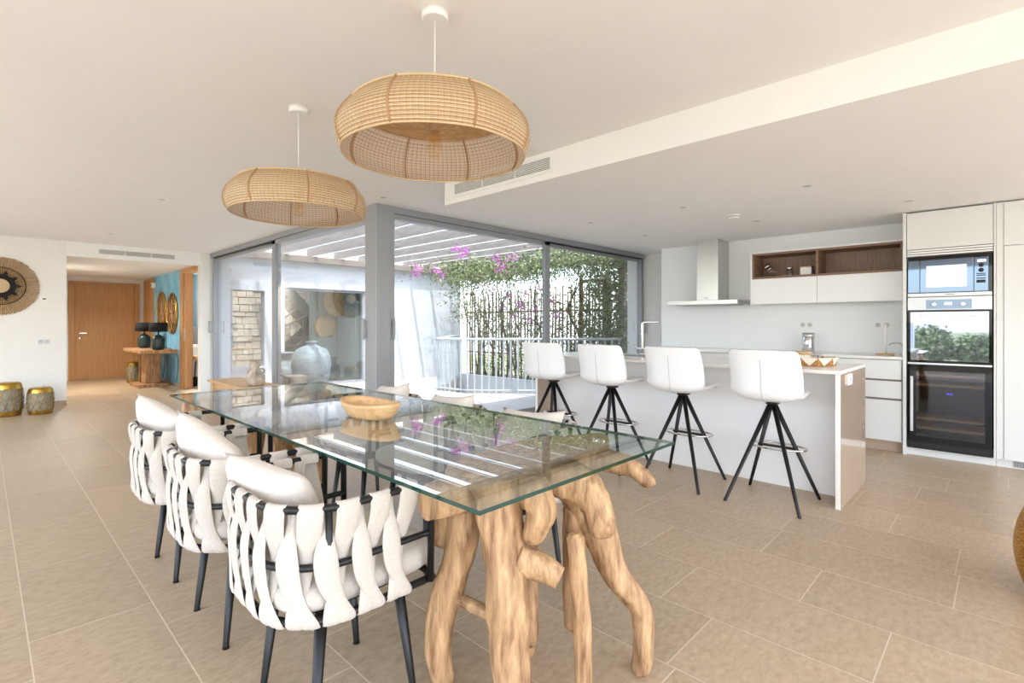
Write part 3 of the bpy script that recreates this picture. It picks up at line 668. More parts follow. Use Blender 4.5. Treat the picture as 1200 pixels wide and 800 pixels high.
def make_pillow(label, loc, rz, tilt=0.25, size=0.40, roll=0.0, thick=0.072):
    def half(sg):
        def fn(u, v):
            x = 2*u-1; y = 2*v-1
            k = (1-x**4)*(1-y**4); th = thick*max(0, k)**0.55
            px = x*(1-0.10*(1-y*y))*size/2; py = y*(1-0.10*(1-x*x))*size/2
            wr = 0.006*noise.noise(Vector((px*9, py*9, sg*2+loc[0]*3)))*(k**0.3 if k > 0 else 0)
            return (sg*(th+wr), px, py)
        return fn
    m_ = MB(); m_.grid(half(1), 17, 17); m_.grid(half(-1), 17, 17)
    n = 17*17; m_.f = [f[::-1] if i >= 256 else f for i, f in enumerate(m_.f)]
    # weld rims
    o = m_.build('throw_pillow', 'pillow')
    bm = bmesh.new(); bm.from_mesh(o.data); bmesh.ops.remove_doubles(bm, verts=bm.verts, dist=0.0006); bmesh.ops.recalc_face_normals(bm, faces=bm.faces); bm.to_mesh(o.data); bm.free()
    for p in o.data.polygons: p.use_smooth = True
    o.rotation_euler = (Matrix.Rotation(rz, 4, 'Z') @ Matrix.Rotation(-tilt, 4, 'Y') @ Matrix.Rotation(roll, 4, 'X')).to_euler()
    o.location = loc
    return tag(o, label, 'pillow', 'throw pillows on the dining chairs')
chair = make_chair('cream strap dining chair with black frame, nearest the camera')
CG = 'woven strap dining chairs round the glass table'
chair['group'] = CG; chair.location = (0.782, 1.602, 0)
dup(chair, (0.765, 2.295, 0), 0, 'cream strap dining chair on the open side, middle of its three')
dup(chair, (0.765, 3.005, 0), 0, 'cream strap dining chair on the open side, farthest from the camera')
FXC = 1.86
for y, l in ((1.77, 'cream strap dining chair on the kitchen side, nearest the driftwood leg'), (2.42, 'cream strap dining chair on the kitchen side, middle of its three'), (3.07, 'cream strap dining chair on the kitchen side, nearest the grey window column')):
    dup(chair, (FXC, y, 0), PI, l)
make_pillow('beige throw pillow in the dining chair nearest the camera', (0.675, 1.68, 0.605), 0.18, 0.42, roll=0.05)
make_pillow('beige throw pillow in the middle chair on the open table side', (0.675, 2.36, 0.625), 0.15, 0.40, roll=0.40)
make_pillow('beige throw pillow in the farthest chair on the open table side', (0.67, 3.10, 0.635), 0.2, 0.36, roll=0.25)
make_pillow('beige throw pillow above the table edge, nearest the bar stools', (FXC+0.10, 1.79, 0.585), PI+0.1, 0.42, roll=0.05)
make_pillow('beige throw pillow above the table edge, middle of the kitchen side', (FXC+0.10, 2.45, 0.60), PI-0.05, 0.42, roll=0.10)
make_pillow('beige throw pillow above the table edge, beside the grey window column', (FXC+0.10, 3.10, 0.61), PI-0.1, 0.40, roll=0.14)

# ------------------------------------------------------------------ pendants
def make_pendant(label, x, y, zb, cordtop=CE):
    t = thing('pendant_lamp', label, 'lamp', (x, y, zb), 'rattan pendant lamps over the table')
    HT = 0.175
    def rad(v): # v 0 bottom .. 1 top
        return 0.350 + 0.040*math.sin(PI*min(1, v*1.02+0.02))**0.8 - 0.035*v
    def prof(a, v, off=0.0):
        nr = 8; seg = 2*PI/nr; aa = (a % seg)-seg/2
        flat = 1-0.022*(1-abs(aa)/(seg/2))*math.sin(PI*v)*0 - 0.012*(1-(2*abs(aa)/seg)**2)
        r = rad(v)*(flat+0.010)+off; return Vector((r*math.cos(a), r*math.sin(a), v*HT))
    m_ = MB(); w = 0.0010
    NV = 340
    for i in range(NV):
        a = 2*PI*i/NV; da = w/0.37
        vs = []; fs = []
        for j in range(9):
            v = j/8; vs += [prof(a-da, v), prof(a+da, v)]
        for j in range(8): fs.append((2*j, 2*j+1, 2*j+3, 2*j+2))
        m_.add(vs, fs, i*7 % 3, True)
    for r_ in range(42):
        v = (r_+0.5)/42; dv = 0.0011/HT*(1.0+0.5*((r_*7) % 5)/5)
        vs = []; fs = []; n = 112
        for k in range(n):
            a = 2*PI*k/n; vs += [prof(a, v-dv, 0.0016), prof(a, v+dv, 0.0016)]
        for k in range(n): q = (k+1) % n; fs.append((2*k, 2*q, 2*q+1, 2*k+1))
        m_.add(vs, fs, r_*5 % 3, True)
    m_.build('woven_side', ['rattan', 'rattan_p', 'rattan_d'], t, world=False)['kind'] = 'stuff'
    for i in range(8):
        a = 2*PI*(i+0.35)/8; aa = 2*PI*i/8 + 0.0
        MB().tube([prof(aa, j/8, 0.003) for j in range(9)], 0.0042, n=8).build('rib', 'rattan_d', t, world=False)
        MB().tube([prof(aa, j/8, -0.004) for j in range(9)], 0.0035, n=6).build('inner_rib', 'rattan_d', t, world=False)
    for v, nm in ((0.0, 'bottom_rim'), (1.0, 'top_rim')):
        MB().tube([prof(2*PI*k/96, v, 0.002) for k in range(96)], 0.0045, n=8, closed=True).build(nm, 'rattan', t, world=False)
    R1 = rad(1.0)
    for k in range(15):       # concentric bamboo strips of the top
        r0 = R1*(1-k/15.0); r1 = R1*(1-(k+1)/15.0)+0.002; r1 = max(r1, 0.02)
        z0 = HT-0.002-0.0012*k; o = MB().lathe([(r1, z0-0.012*0-0.003), (r0, z0), (r0, z0+0.004), (r1, z0+0.002)], n=64).build('bamboo_ring', 'bamboo', t, world=False)
    MB().lathe([(0.055, HT-0.01), (0.055, HT+0.022), (0.05, HT+0.025)], n=24).build('wood_cap', 'bamboo', t, world=False)
    MB().lathe([(0.012, HT+0.02), (0.012, HT+0.05), (0.006, HT+0.055)], n=14).build('cord_grip', 'black', t, world=False)
    MB().tube([(0, 0, HT+0.05), (0, 0, cordtop-zb-0.02)], 0.0028, n=8).build('cord', 'cordw', t, world=False)
    MB().lathe([(0.048, cordtop-zb-0.034), (0.052, cordtop-zb-0.031), (0.052, cordtop-zb-0.0005)], n=32).build('ceiling_cup', 'white', t, world=False)
    MB().lathe([(0.022, HT-0.075), (0.022, HT-0.02)], n=18).build('socket', 'rattan_d', t, world=False)
    MB().lathe([(0.004, HT-0.185), (0.018, HT-0.18), (0.030, HT-0.165), (0.033, HT-0.15), (0.028, HT-0.125), (0.018, HT-0.095), (0.016, HT-0.072)], n=22, cap1=False).build('bulb', 'bulbglass', t, world=False)
    MB().tube([(0.006*math.cos(k*1.3), 0.006*math.sin(k*1.3), HT-0.155+0.006*k) for k in range(10)], 0.0012, n=5).build('filament', 'brass', t, world=False)
    return t
p1 = make_pendant('larger looking round rattan pendant lamp, nearest the camera', 1.255, 1.635, 1.885)
p1.rotation_euler = (0, 0, 0.50)
p2 = make_pendant('round rattan pendant lamp hanging lower, nearest the window', 1.27, 2.93, 1.845)
p2.rotation_euler = (0, 0, 0.5)

# ------------------------------------------------------------------ bar stools
def make_stool(label):
    t = thing('bar_stool', label, 'stool', group='white bar stools along the island')
    S = [(0.235, 0.703, 0.175, 0.01), (0.225, 0.723, 0.185, 0.014), (0.12, 0.71, 0.2, 0.018), (0.0, 0.696, 0.212, 0.03), (-0.1, 0.691, 0.222, 0.045), (-0.175, 0.7, 0.23, 0.065), (-0.218, 0.743, 0.238, 0.085), (-0.23, 0.84, 0.24, 0.095), (-0.242, 0.93, 0.236, 0.075), (-0.252, 1.0, 0.23, 0.055), (-0.257, 1.03, 0.218, 0.045), (-0.259, 1.042, 0.195, 0.04)]
    C_ = [Vector((s[0], 0, s[1])) for s in S]
    def at(v):
        f = v*(len(S)-1); i = min(int(f), len(S)-2); g_ = f-i
        p = C_[i].lerp(C_[i+1], g_); d = (C_[i+1]-C_[i]).normalized(); w = S[i][2]+(S[i+1][2]-S[i][2])*g_; cu = S[i][3]+(S[i+1][3]-S[i][3])*g_
        return p, d, w, cu
    def fn(u, v):
        p, d, w, cu = at(v); x = 2*u-1
        n = Vector((-d.z, 0, d.x))*-1      # towards the sitter
        if n.z < -0.2: n = -n
        n = Vector((abs(d.z), 0, abs(d.x))).normalized()
        q = p + n*cu*abs(x)**3.6; return (q.x, x*w, q.z)
    o = MB().grid(fn, 15, 12*2).build('shell_seat', 'leather', t, world=False, solid=0.03, sub=1)
    o.modifiers['solid'].offset = 1
    # piping along the edge and a centre back seam
    pts = [Vector(fn(0.5, v))+Vector((-0.036*(0 if v < .35 else 1), 0, -0.036*(1 if v < .35 else 0))) for v in (0.46, 0.52, 0.6, 0.68, 0.76, 0.82)]
    sm = []
    for v in [0.34+0.05*i for i in range(10)]:
        p, d, w, cu = at(v); n = Vector((abs(d.z), 0, abs(d.x))).normalized(); sm.append(p - n*0.0015)
    MB().tube(spline(sm, 3), 0.0028, n=6).build('back_seam', 'seam', t, world=False)
    MB().box(-0.03, 0.05, -0.035, 0.035, 0.664, 0.68, b=0.003).build('swivel_plate', 'black', t, world=False)
    MB().tube([(0, 0, 0.635), (0, 0, 0.672)], 0.02, n=14).build('hub', 'black', t, world=False)
    for sx in (-1, 1):
        for sy in (-1, 1):
            MB().tube([(sx*0.010, sy*0.010, 0.668), (sx*0.24, sy*0.232, 0.004), (sx*0.241, sy*0.233, 0)], [0.0165, 0.011, 0.011], n=12).build('leg', 'black', t, world=False)
    fp = [(0.105+0.115*math.cos(a), 0.185*math.sin(a), 0.355) for a in [2*PI*i/40 for i in range(40)]]
    MB().tube(fp, 0.0075, n=8, closed=True).build('footrest', 'chrome', t, world=False)
    MB().box(0.085, 0.115, -0.125, 0.125, 0.348, 0.362).build('footrest_bar', 'black', t, world=False)
    return t
s0 = make_stool('white leather bar stool with splayed black legs, nearest the island end'); s0.location = (3.80, 1.16, 0)
for y, l in ((1.81, 'white leather bar stool, second from the near island end'), (2.46, 'white leather bar stool, third from the near island end'), (3.11, 'white leather bar stool at the far island end by the window')):
    dup(s0, (3.80, y, 0), 0.0 if y < 3 else 0.06, l)

# ------------------------------------------------------------------ island
il = thing('kitchen_island', 'white kitchen island with quartz top and glossy taupe end panels', 'kitchen island', (4.31, 2.1, 0))
IY0, IY1 = 0.775, 3.43
MB().box(3.9, 4.72, IY0, IY1, 0.885, 0.909, b=0.003).build('worktop', 'quartz', il)
for y0, y1, l in ((IY0, IY0+0.03, 0), (IY1-0.03, IY1, 1)):
    m_ = MB().box(3.902, 4.72, y0, y1, 0.0, 0.884); m_.mi = [0, 0, 1, 1, 0, 0]
    o = m_.build('end_panel', ['quartz', 'taupe'], il); o['label'] = 'glossy taupe end panel'
MB().box(4.19, 4.21, IY0+0.03, IY1-0.03, 0.0, 0.884).build('back_panel', 'lacquer', il)
for i in range(4):
    a = IY0+0.03+i*(IY1-IY0-0.06)/4; b = a+(IY1-IY0-0.06)/4
    MB().box(4.21, 4.69, a+0.002, b-0.002, 0.1, 0.884).build('base_unit', 'offwhite', il); MB().box(4.69, 4.71, a+0.003, b-0.003, 0.11, 0.86, b=0.002).build('front', 'offwhite', il)
MB().box(4.21, 4.64, IY0+0.03, IY1-0.03, 0.0, 0.1).build('plinth', 'gap', il)
sp = MB().box(4.09, 4.20, IY0-0.012, IY0, 0.80, 0.875, b=0.003).build('socket_plate', 'white', il); sp['label'] = 'white twin socket plate on the end panel'
for x in (4.117, 4.172): MB().lathe([(0.018, 0), (0.018, 0.004), (0.014, 0.002)], n=16).xf(Matrix.Translation((x, IY0-0.012, 0.838)) @ Matrix.Rotation(PI/2, 4, 'X')).build('socket_ring', 'seam', sp)
fc = thing('kitchen_faucet', 'chrome square spout faucet on the far end of the island', 'faucet', (4.60, 2.62, 0.909))
MB().lathe([(0.028, 0), (0.028, 0.012), (0.016, 0.014), (0.016, 0.06)], (4.60, 2.62, 0.909), n=20).build('base', 'chrome', fc)
MB().tube(spline([(4.60, 2.62, 0.95), (4.60, 2.62, 1.10), (4.60, 2.62, 1.20), (4.605, 2.612, 1.228), (4.63, 2.595, 1.235), (4.72, 2.50, 1.235)], 5), 0.0125, n=12).build('spout', 'chrome', fc)
MB().tube([(4.60, 2.62, 0.97), (4.57, 2.68, 0.975)], 0.009, n=10).build('mixer', 'chrome', fc); MB().tube([(4.57, 2.68, 0.965), (4.565, 2.69, 1.01)], 0.007, n=8).build('lever', 'chrome', fc)
sk = thing('undermount_sink', 'steel sink rim set into the far end of the island top', 'sink', (4.42, 2.62, 0.909))
for a, b, c, d in ((4.22, 4.55, 2.40, 2.415), (4.22, 4.55, 2.835, 2.85), (4.22, 4.235, 2.415, 2.835), (4.535, 4.55, 2.415, 2.835)): MB().box(a, b, c, d, 0.909, 0.912).build('rim', 'steel', sk)
MB().box(4.235, 4.535, 2.415, 2.835, 0.909, 0.9105).build('basin', 'steel', sk)
# scalloped tray with jars
tr = thing('woven_tray', 'round woven tray with zigzag white and brown rim on the island', 'tray', (4.33, 1.07, 0.909))
MB().lathe([(0.0, 0.0), (0.17, 0.0), (0.17, 0.006), (0.0, 0.006)], (4.33, 1.07, 0.910), n=36, cap0=False, cap1=False).build('base', 'cork', tr)
NT = 11
for i in range(NT):
    a0 = 2*PI*i/NT; a1 = 2*PI*(i+1)/NT; am = (a0+a1)/2
    def P(a, r_, z): return (4.33+r_*math.cos(a), 1.07+r_*math.sin(a), 0.912+z)
    MB().add([P(a0, .17, 0), P(am, .172, 0), P(a1, .17, 0), P(am, .192, .062)], [(0, 1, 3), (1, 2, 3)]).build('brown_point', 'cork', tr, solid=0.004)
    MB().add([P(am, .193, .060), P(a1, .170, 0.002), P(am+2*PI/NT, .193, .060)], [(0, 1, 2)]).build('white_point', 'ceramic', tr, solid=0.004)
cj = thing('ceramic_canister', 'cream ceramic canister with wooden lid standing in the woven tray', 'canister', (4.36, 1.12, 0.917))
MB().lathe([(0.055, 0), (0.064, 0.012), (0.066, 0.05), (0.060, 0.068), (0.05, 0.072)], (4.36, 1.12, 0.917), n=28).build('body', 'ceramic', cj)
MB().lathe([(0.066, 0.072), (0.068, 0.08), (0.062, 0.092)], (4.36, 1.12, 0.917), n=28).build('lid', 'oak_l', cj)
cj2 = thing('clip_jar', 'small glass clip jar beside the cream canister in the tray', 'jar', (4.37, 1.02, 0.917))
MB().lathe([(0.03, 0), (0.033, 0.01), (0.033, 0.05), (0.026, 0.06)], (4.37, 1.02, 0.917), n=20).build('body', 'cglass', cj2)
MB().lathe([(0.028, 0.06), (0.03, 0.07), (0.02, 0.075)], (4.37, 1.02, 0.917), n=20).build('lid', 'steel', cj2); MB().tube([(4.34, 1.01, 0.93), (4.335, 1.005, 0.985)], 0.003, n=6).build('clip', 'black', cj2)

# ------------------------------------------------------------------ kitchen wall
bc = thing('base_cabinet', 'white base cabinet run with drawers under the wall counter', 'cabinet', (6.3, 2.0, 0))
MB().box(6.02, KX, 0.695, 3.40, 0.10, 0.878).build('carcass', 'offwhite', bc)
MB().box(6.06, KX, 0.695, 3.40, 0.0, 0.10).build('plinth', 'taupe', bc)
ys = [0.70, 1.60, 2.25, 2.95, 3.40]
for i in range(4):
    for z0, z1 in ((0.69, 0.872), (0.51, 0.672), (0.105, 0.49)):
        MB().box(6.0, 6.02, ys[i]+0.002, ys[i+1]-0.002, z0, z1, b=0.0015).build('drawer_front', 'offwhite', bc)
MB().box(6.012, 6.021, 0.697, 3.40, 0.11, 0.876).build('finger_groove', 'gap', bc)
ct = tag(MB().box(5.985, KX, 0.692, 3.42, 0.88, 0.905, b=0.002).build('wall_counter', 'quartz'), 'white quartz counter along the kitchen wall', 'counter')
hb = thing('induction_hob', 'white glass induction hob on the counter under the hood', 'hob', (6.27, 2.70, 0.905))
MB().box(6.05, 6.5, 2.35, 3.0, 0.905, 0.912, b=0.002).build('glass_plate', 'quartz', hb); MB().box(6.04, 6.05, 2.34, 3.01, 0.905, 0.911).build('trim', 'steel', hb)
hd = thing('range_hood', 'stainless chimney range hood on the kitchen wall', 'range hood', (6.3, 2.68, 1.45))
m_ = MB(); m_.add([(6.10, 2.24, 1.455), (6.10, 3.12, 1.455), (KX, 3.12, 1.455), (KX, 2.24, 1.455), (6.10, 2.24, 1.50), (6.10, 3.12, 1.50), (6.14, 3.10, 1.505), (6.14, 2.26, 1.505), (KX, 3.12, 1.505), (KX, 2.24, 1.505)],
  [(0, 1, 5, 4), (0, 3, 2, 1), (1, 2, 8, 6, 5), (0, 4, 7, 9, 3), (4, 5, 6, 7), (7, 6, 8, 9), (3, 9, 8, 2)])
m_.build('canopy', 'steel', hd)
MB().box(6.26, KX, 2.53, 2.80, 1.505, SF).build('chimney', 'steel', hd, bevel=0.003); MB().box(6.258, 6.26, 2.66, 2.70, 1.53, 1.55).build('badge', 'seam', hd)
MB().box(6.16, 6.52, 2.32, 3.04, 1.448, 1.455).build('filter', 'alu', hd)
# wall units with walnut niches
uc = thing('wall_cabinet', 'white wall cabinet with two flap doors and walnut open niches', 'cabinet', (6.42, 1.42, 1.44))
UX = 6.25; UY0, UY1, UM = 0.72, 2.14, 1.46; ZN = 1.735
MB().box(UX+0.02, KX, UY0, UY1, 1.445, ZN).build('carcass', 'offwhite', uc)
for a, b in ((UY0+0.002, UM-0.002), (UM+0.002, UY1-0.012)): MB().box(UX, UX+0.019, a, b, 1.447, ZN-0.003, b=0.0015).build('flap_door', 'lacquer', uc)
MB().box(UX-0.002, KX, UY1-0.012, UY1+0.008, 1.44, 2.045).build('side_panel', 'lacquer', uc); MB().box(UX-0.002, KX, UY0, UY1, 2.028, 2.045).build('top_panel', 'lacquer', uc)
MB().box(UX, KX, UY0, UY1-0.012, ZN, ZN+0.022).build('niche_floor', 'walnut', uc); MB().box(UX, KX, UY0, UY1-0.012, 2.005, 2.028).build('niche_roof', 'walnut', uc)
for a, b in ((UY0, UY0+0.02), (UM-0.012, UM+0.012), (UY1-0.034, UY1-0.012)): MB().box(UX, KX, a, b, ZN+0.022, 2.005).build('divider', 'walnut', uc)
for a, b in ((UY0+0.02, UM-0.012), (UM+0.012, UY1-0.034)): MB().box(KX-0.03, KX, a, b, ZN+0.022, 2.005).build('back_board', 'walnut_v', uc)
jz = ZN+0.022
g1 = thing('glass_jar', 'round glass jar lying tilted with its open lid in the niche', 'jar', (6.38, 1.955, jz))
Rt = Matrix.Translation((6.38, 1.955, jz+0.062)) @ Matrix.Rotation(-0.55, 4, 'X') @ Matrix.Rotation(-0.5, 4, 'Y')
MB().lathe([(0.02, -0.062), (0.048, -0.046), (0.062, -0.01), (0.058, 0.025), (0.042, 0.048)], n=28, cap1=False).xf(Rt).build('body', 'cglass', g1)
MB().lathe([(0.045, 0.047), (0.045, 0.058)], n=28).xf(Rt).build('collar', 'chrome', g1)
MB().lathe([(0.045, 0.085), (0.047, 0.095), (0.02, 0.105)], n=28).xf(Rt).build('lid', 'chrome', g1)
g2 = thing('spice_jar', 'small glass jar with shiny metal lid in the niche middle', 'jar', (6.38, 1.765, jz))
MB().lathe([(0.04, 0), (0.042, 0.01), (0.034, 0.06), (0.03, 0.072)], (6.38, 1.765, jz), n=24).build('body', 'cglass', g2); MB().lathe([(0.034, 0.072), (0.036, 0.10), (0.03, 0.106)], (6.38, 1.765, jz), n=24).build('lid', 'chrome', g2)
MB().tube([(6.345, 1.735, jz+0.09), (6.345, 1.725, jz+0.01)], 0.003, n=6).build('handle', 'black', g2)
g3 = thing('storage_tin', 'white square tin box beside the niche divider', 'box', (6.38, 1.59, jz))
MB().box(6.33, 6.44, 1.535, 1.645, jz, jz+0.085, b=0.004).build('body', 'white', g3); MB().box(6.328, 6.442, 1.533, 1.647, jz+0.085, jz+0.097, b=0.003).build('lid', 'oak_l', g3)
def sockets(y0, y1, z0, z1, n, label, kinds):
    root = thing('wall_socket', label, 'socket', (KX, (y0+y1)/2, z0))
    pl_ = MB().box(KX-0.010, KX, y0, y1, z0, z1, b=0.002).build('cover_plate', 'white', root)
    for i in range(n):
        yc = y1-(i+0.5)*(y1-y0)/n
        if kinds[i] == 's': MB().lathe([(0.024, 0), (0.024, 0.003), (0.021, 0.003), (0.019, 0.001)], n=20).xf(Matrix.Translation((KX-0.010, yc, (z0+z1)/2)) @ Matrix.Rotation(-PI/2, 4, 'Y')).build('socket_ring', 'seam', root)
        else: MB().box(KX-0.014, KX-0.010, yc-0.025, yc+0.025, z0+0.012, z1-0.012, b=0.001).build('rocker', 'white', root)
sockets(1.575, 1.72, 1.165, 1.245, 2, 'white double wall socket above the canister on the kitchen wall', 'ss')
sockets(0.78, 1.01, 1.165, 1.245, 3, 'white triple socket and switch plate near the oven column', 'ssr')
cn = thing('metal_canister', 'polished steel canister on the wall counter behind the tray', 'canister', (6.40, 1.58, 0.905))
MB().lathe([(0.058, 0), (0.06, 0.004), (0.06, 0.20), (0.056, 0.205)], (6.40, 1.58, 0.905), n=28).build('body', 'chrome', cn); MB().lathe([(0.061, 0.168), (0.062, 0.17), (0.062, 0.21), (0.05, 0.214)], (6.40, 1.58, 0.905), n=28).build('lid', 'steel', cn)
th = thing('paper_towel_holder', 'upright rod towel holder with round wooden base on the counter', 'towel holder', (6.25, 0.86, 0.905))
MB().lathe([(0.072, 0), (0.075, 0.004), (0.075, 0.014), (0.07, 0.018)], (6.25, 0.86, 0.905), n=30).build('base', 'oak_l', th); MB().tube([(6.25, 0.86, 0.92), (6.25, 0.86, 1.215)], 0.011, n=12).build('rod', 'white', th)
gt = thing('small_tap', 'small chrome arched tap on the counter beside the oven column', 'tap', (6.38, 0.76, 0.905))
MB().tube(spline([(6.38, 0.74, 0.905), (6.38, 0.74, 1.0), (6.36, 0.77, 1.025), (6.34, 0.82, 1.02), (6.33, 0.84, 1.0)], 5), 0.006, n=8).build('spout', 'chrome', gt); MB().lathe([(0.022, 0), (0.02, 0.01)], (6.38, 0.74, 0.905), n=16).build('base', 'chrome', gt)

# tall column: housing, microwave, oven, wine cooler
tc_ = thing('tall_cabinet', 'white tall cabinet column housing the ovens and wine cooler', 'cabinet', (6.3, 0.37, 0))
MB().box(5.985, KX, 0.665, 0.69, 0.0, 2.25).build('side_panel', 'offwhite', tc_); MB().box(6.005, KX, 0.055, 0.07, 0.07, 2.25).build('side_panel', 'offwhite', tc_)
MB().box(6.0, 6.02, 0.075, 0.66, 1.905, 2.24, b=0.002).build('top_door', 'offwhite', tc_)
MB().box(6.03, KX, 0.07, 0.665, 1.90, 2.25).build('carcass', 'offwhite', tc_)
MB().box(6.45, KX, 0.07, 0.665, 0.07, 1.90).build('back_board', 'gap', tc_)
for i in range(3): MB().box(6.0, 6.03, 0.075, 0.66, 1.842+i*0.021, 1.856+i*0.021, b=0.002).build('vent_slat', 'lacquer', tc_)
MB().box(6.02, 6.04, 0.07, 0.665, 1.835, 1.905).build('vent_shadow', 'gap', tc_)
MB().box(6.04, KX, 0.055, 0.69, 0.0, 0.068).build('plinth', 'offwhite', tc_)
mw = thing('microwave', 'built in microwave with mirrored door above the oven', 'microwave', (6.2, 0.37, 1.49))
MB().box(6.03, 6.42, 0.08, 0.655, 1.495, 1.83).build('housing', 'blackglass', mw)
MB().box(6.012, 6.03, 0.20, 0.565, 1.503, 1.80, b=0.002).build('door', 'mwglass', mw); MB().box(6.0105, 6.012, 0.243, 0.52, 1.55, 1.745).build('door_window', 'mwwin', mw)
MB().box(6.012, 6.03, 0.105, 0.195, 1.503, 1.80, b=0.002).build('control_panel', 'mwglass', mw); MB().box(6.012, 6.03, 0.57, 0.655, 1.503, 1.80, b=0.002).build('side_trim', 'mwglass', mw)
MB().box(6.010, 6.012, 0.118, 0.176, 1.755, 1.778).build('display', 'led_white', mw)
for z in (1.728, 1.685): MB().lathe([(0.018, 0), (0.017, 0.016), (0.012, 0.018)], n=18).xf(Matrix.Translation((6.012, 0.15, z)) @ Matrix.Rotation(-PI/2, 4, 'Y')).build('knob', 'black', mw)
for z in (1.650, 1.635, 1.61): MB().box(6.010, 6.012, 0.122, 0.18, z, z+0.008).build('button_strip', 'black', mw)
MB().box(6.010, 6.012, 0.122, 0.18, 1.575, 1.60).build('button_strip', 'black', mw)
MB().box(6.0, 6.03, 0.08, 0.655, 1.465, 1.497, b=0.002).build('bottom_trim', 'panel', mw); MB().box(5.9992, 6.0, 0.325, 0.385, 1.478, 1.484).build('badge', 'gap', mw)
ov = thing('oven', 'black glass wall oven with steel control panel and bar handle', 'oven', (6.2, 0.37, 0.86))
MB().box(6.03, 6.45, 0.08, 0.655, 0.86, 1.46).build('housing', 'blackglass', ov)
MB().box(6.0, 6.03, 0.08, 0.655, 1.343, 1.46, b=0.002).build('control_panel', 'panel', ov); MB().box(5.998, 6.0, 0.21, 0.522, 1.352, 1.435).build('control_strip', 'panelblue', ov)
MB().box(5.9965, 5.998, 0.34, 0.394, 1.387, 1.412).build('display', 'led_white', ov)
for y in (0.463, 0.266): MB().lathe([(0.019, 0), (0.018, 0.018), (0.013, 0.02)], n=20).xf(Matrix.Translation((5.998, y, 1.393)) @ Matrix.Rotation(-PI/2, 4, 'Y')).build('knob', 'chrome', ov)
MB().box(6.002, 6.03, 0.08, 0.655, 0.862, 1.335, b=0.003).build('door', 'blackglass', ov); MB().box(6.0, 6.002, 0.10, 0.635, 0.885, 1.325).build('door_window', 'ovenglass', ov)
MB().box(5.955, 5.972, 0.165, 0.565, 1.278, 1.305, b=0.003).build('handle', 'panel', ov)
for y in (0.19, 0.54): MB().box(5.97, 6.004, y-0.01, y+0.01, 1.283, 1.30).build('handle_post', 'panel', ov)
wc = thing('wine_cooler', 'black built in wine cooler with wooden shelves behind dark glass', 'wine cooler', (6.2, 0.37, 0.07))
MB().box(6.42, 6.45, 0.08, 0.655, 0.07, 0.84).build('back', 'black', wc)
for a, b in ((0.08, 0.10), (0.635, 0.655)): MB().box(6.03, 6.42, a, b, 0.07, 0.84).build('side', 'black', wc)
MB().box(6.03, 6.42, 0.10, 0.635, 0.82, 0.84).build('top', 'black', wc); MB().box(6.03, 6.42, 0.10, 0.635, 0.07, 0.14).build('bottom', 'black', wc)
for a, b, z0, z1 in ((0.08, 0.125, 0.14, 0.845), (0.595, 0.655, 0.14, 0.845), (0.125, 0.595, 0.79, 0.845), (0.125, 0.595, 0.14, 0.185)): MB().box(6.003, 6.03, a, b, z0, z1).build('door_frame', 'blackglass', wc)
MB().box(6.006, 6.014, 0.125, 0.595, 0.185, 0.79).build('door_glass', 'smoke', wc)
MB().box(5.998, 6.03, 0.08, 0.655, 0.846, 0.862).build('top_trim', 'panel', wc)
for z in (0.735, 0.645, 0.335, 0.245): MB().box(6.05, 6.40, 0.105, 0.63, z, z+0.022).build('shelf', 'oak_l', wc)
MB().box(5.965, 5.98, 0.612, 0.634, 0.23, 0.735, b=0.003).build('handle', 'panel', wc)
for z in (0.26, 0.70): MB().box(5.978, 6.004, 0.616, 0.63, z, z+0.016).build('handle_post', 'panel', wc)
MB().box(6.003, 6.0055, 0.08, 0.655, 0.07, 0.14).build('vent_plate', 'black', wc)
for i in range(44): 
    y = 0.10+i*0.0122; m_ = MB().box(5.999, 6.003, y, y+0.005, 0.085, 0.122); m_.build('vent_bar', 'alu_dark', wc)
dsp = MB()
for k in range(4): dsp.box(6.04, 6.042, 0.36+k*0.011-0.02, 0.367+k*0.011-0.02, 0.578, 0.594)
dsp.build('display', 'led_blue', wc)
tp = thing('tall_pantry', 'plain white tall pantry cabinet at the right of the ovens', 'cabinet', (6.3, -0.6, 0))
MB().box(6.02, KX, -1.3, 0.053, 0.07, 2.25).build('carcass', 'offwhite', tp); MB().box(6.003, 6.02, 0.012, 0.053, 0.07, 2.245).build('filler_strip', 'offwhite', tp)
for a, b in ((-0.60, 0.008), (-1.30, -0.604)):
    MB().box(6.0, 6.02, a, b, 1.88, 2.24, b=0.002).build('upper_door', 'offwhite', tp); MB().box(6.0, 6.02, a, b, 0.07, 1.874, b=0.002).build('lower_door', 'offwhite', tp)
MB().box(6.04, KX, -1.3, 0.053, 0.0, 0.068).build('plinth', 'offwhite', tp)
vg = thing('plinth_vent', 'small steel vent grille set into the pantry plinth', 'vent', (6.04, -0.12, 0.02))
MB().box(6.034, 6.04, -0.21, -0.05, 0.012, 0.062).build('plate', 'alu', vg)
for i in range(4):
    for k in range(10): MB().box(6.032, 6.034, -0.205+k*0.0155, -0.197+k*0.0155, 0.017+i*0.011, 0.023+i*0.011).build('slot', 'gap', vg)

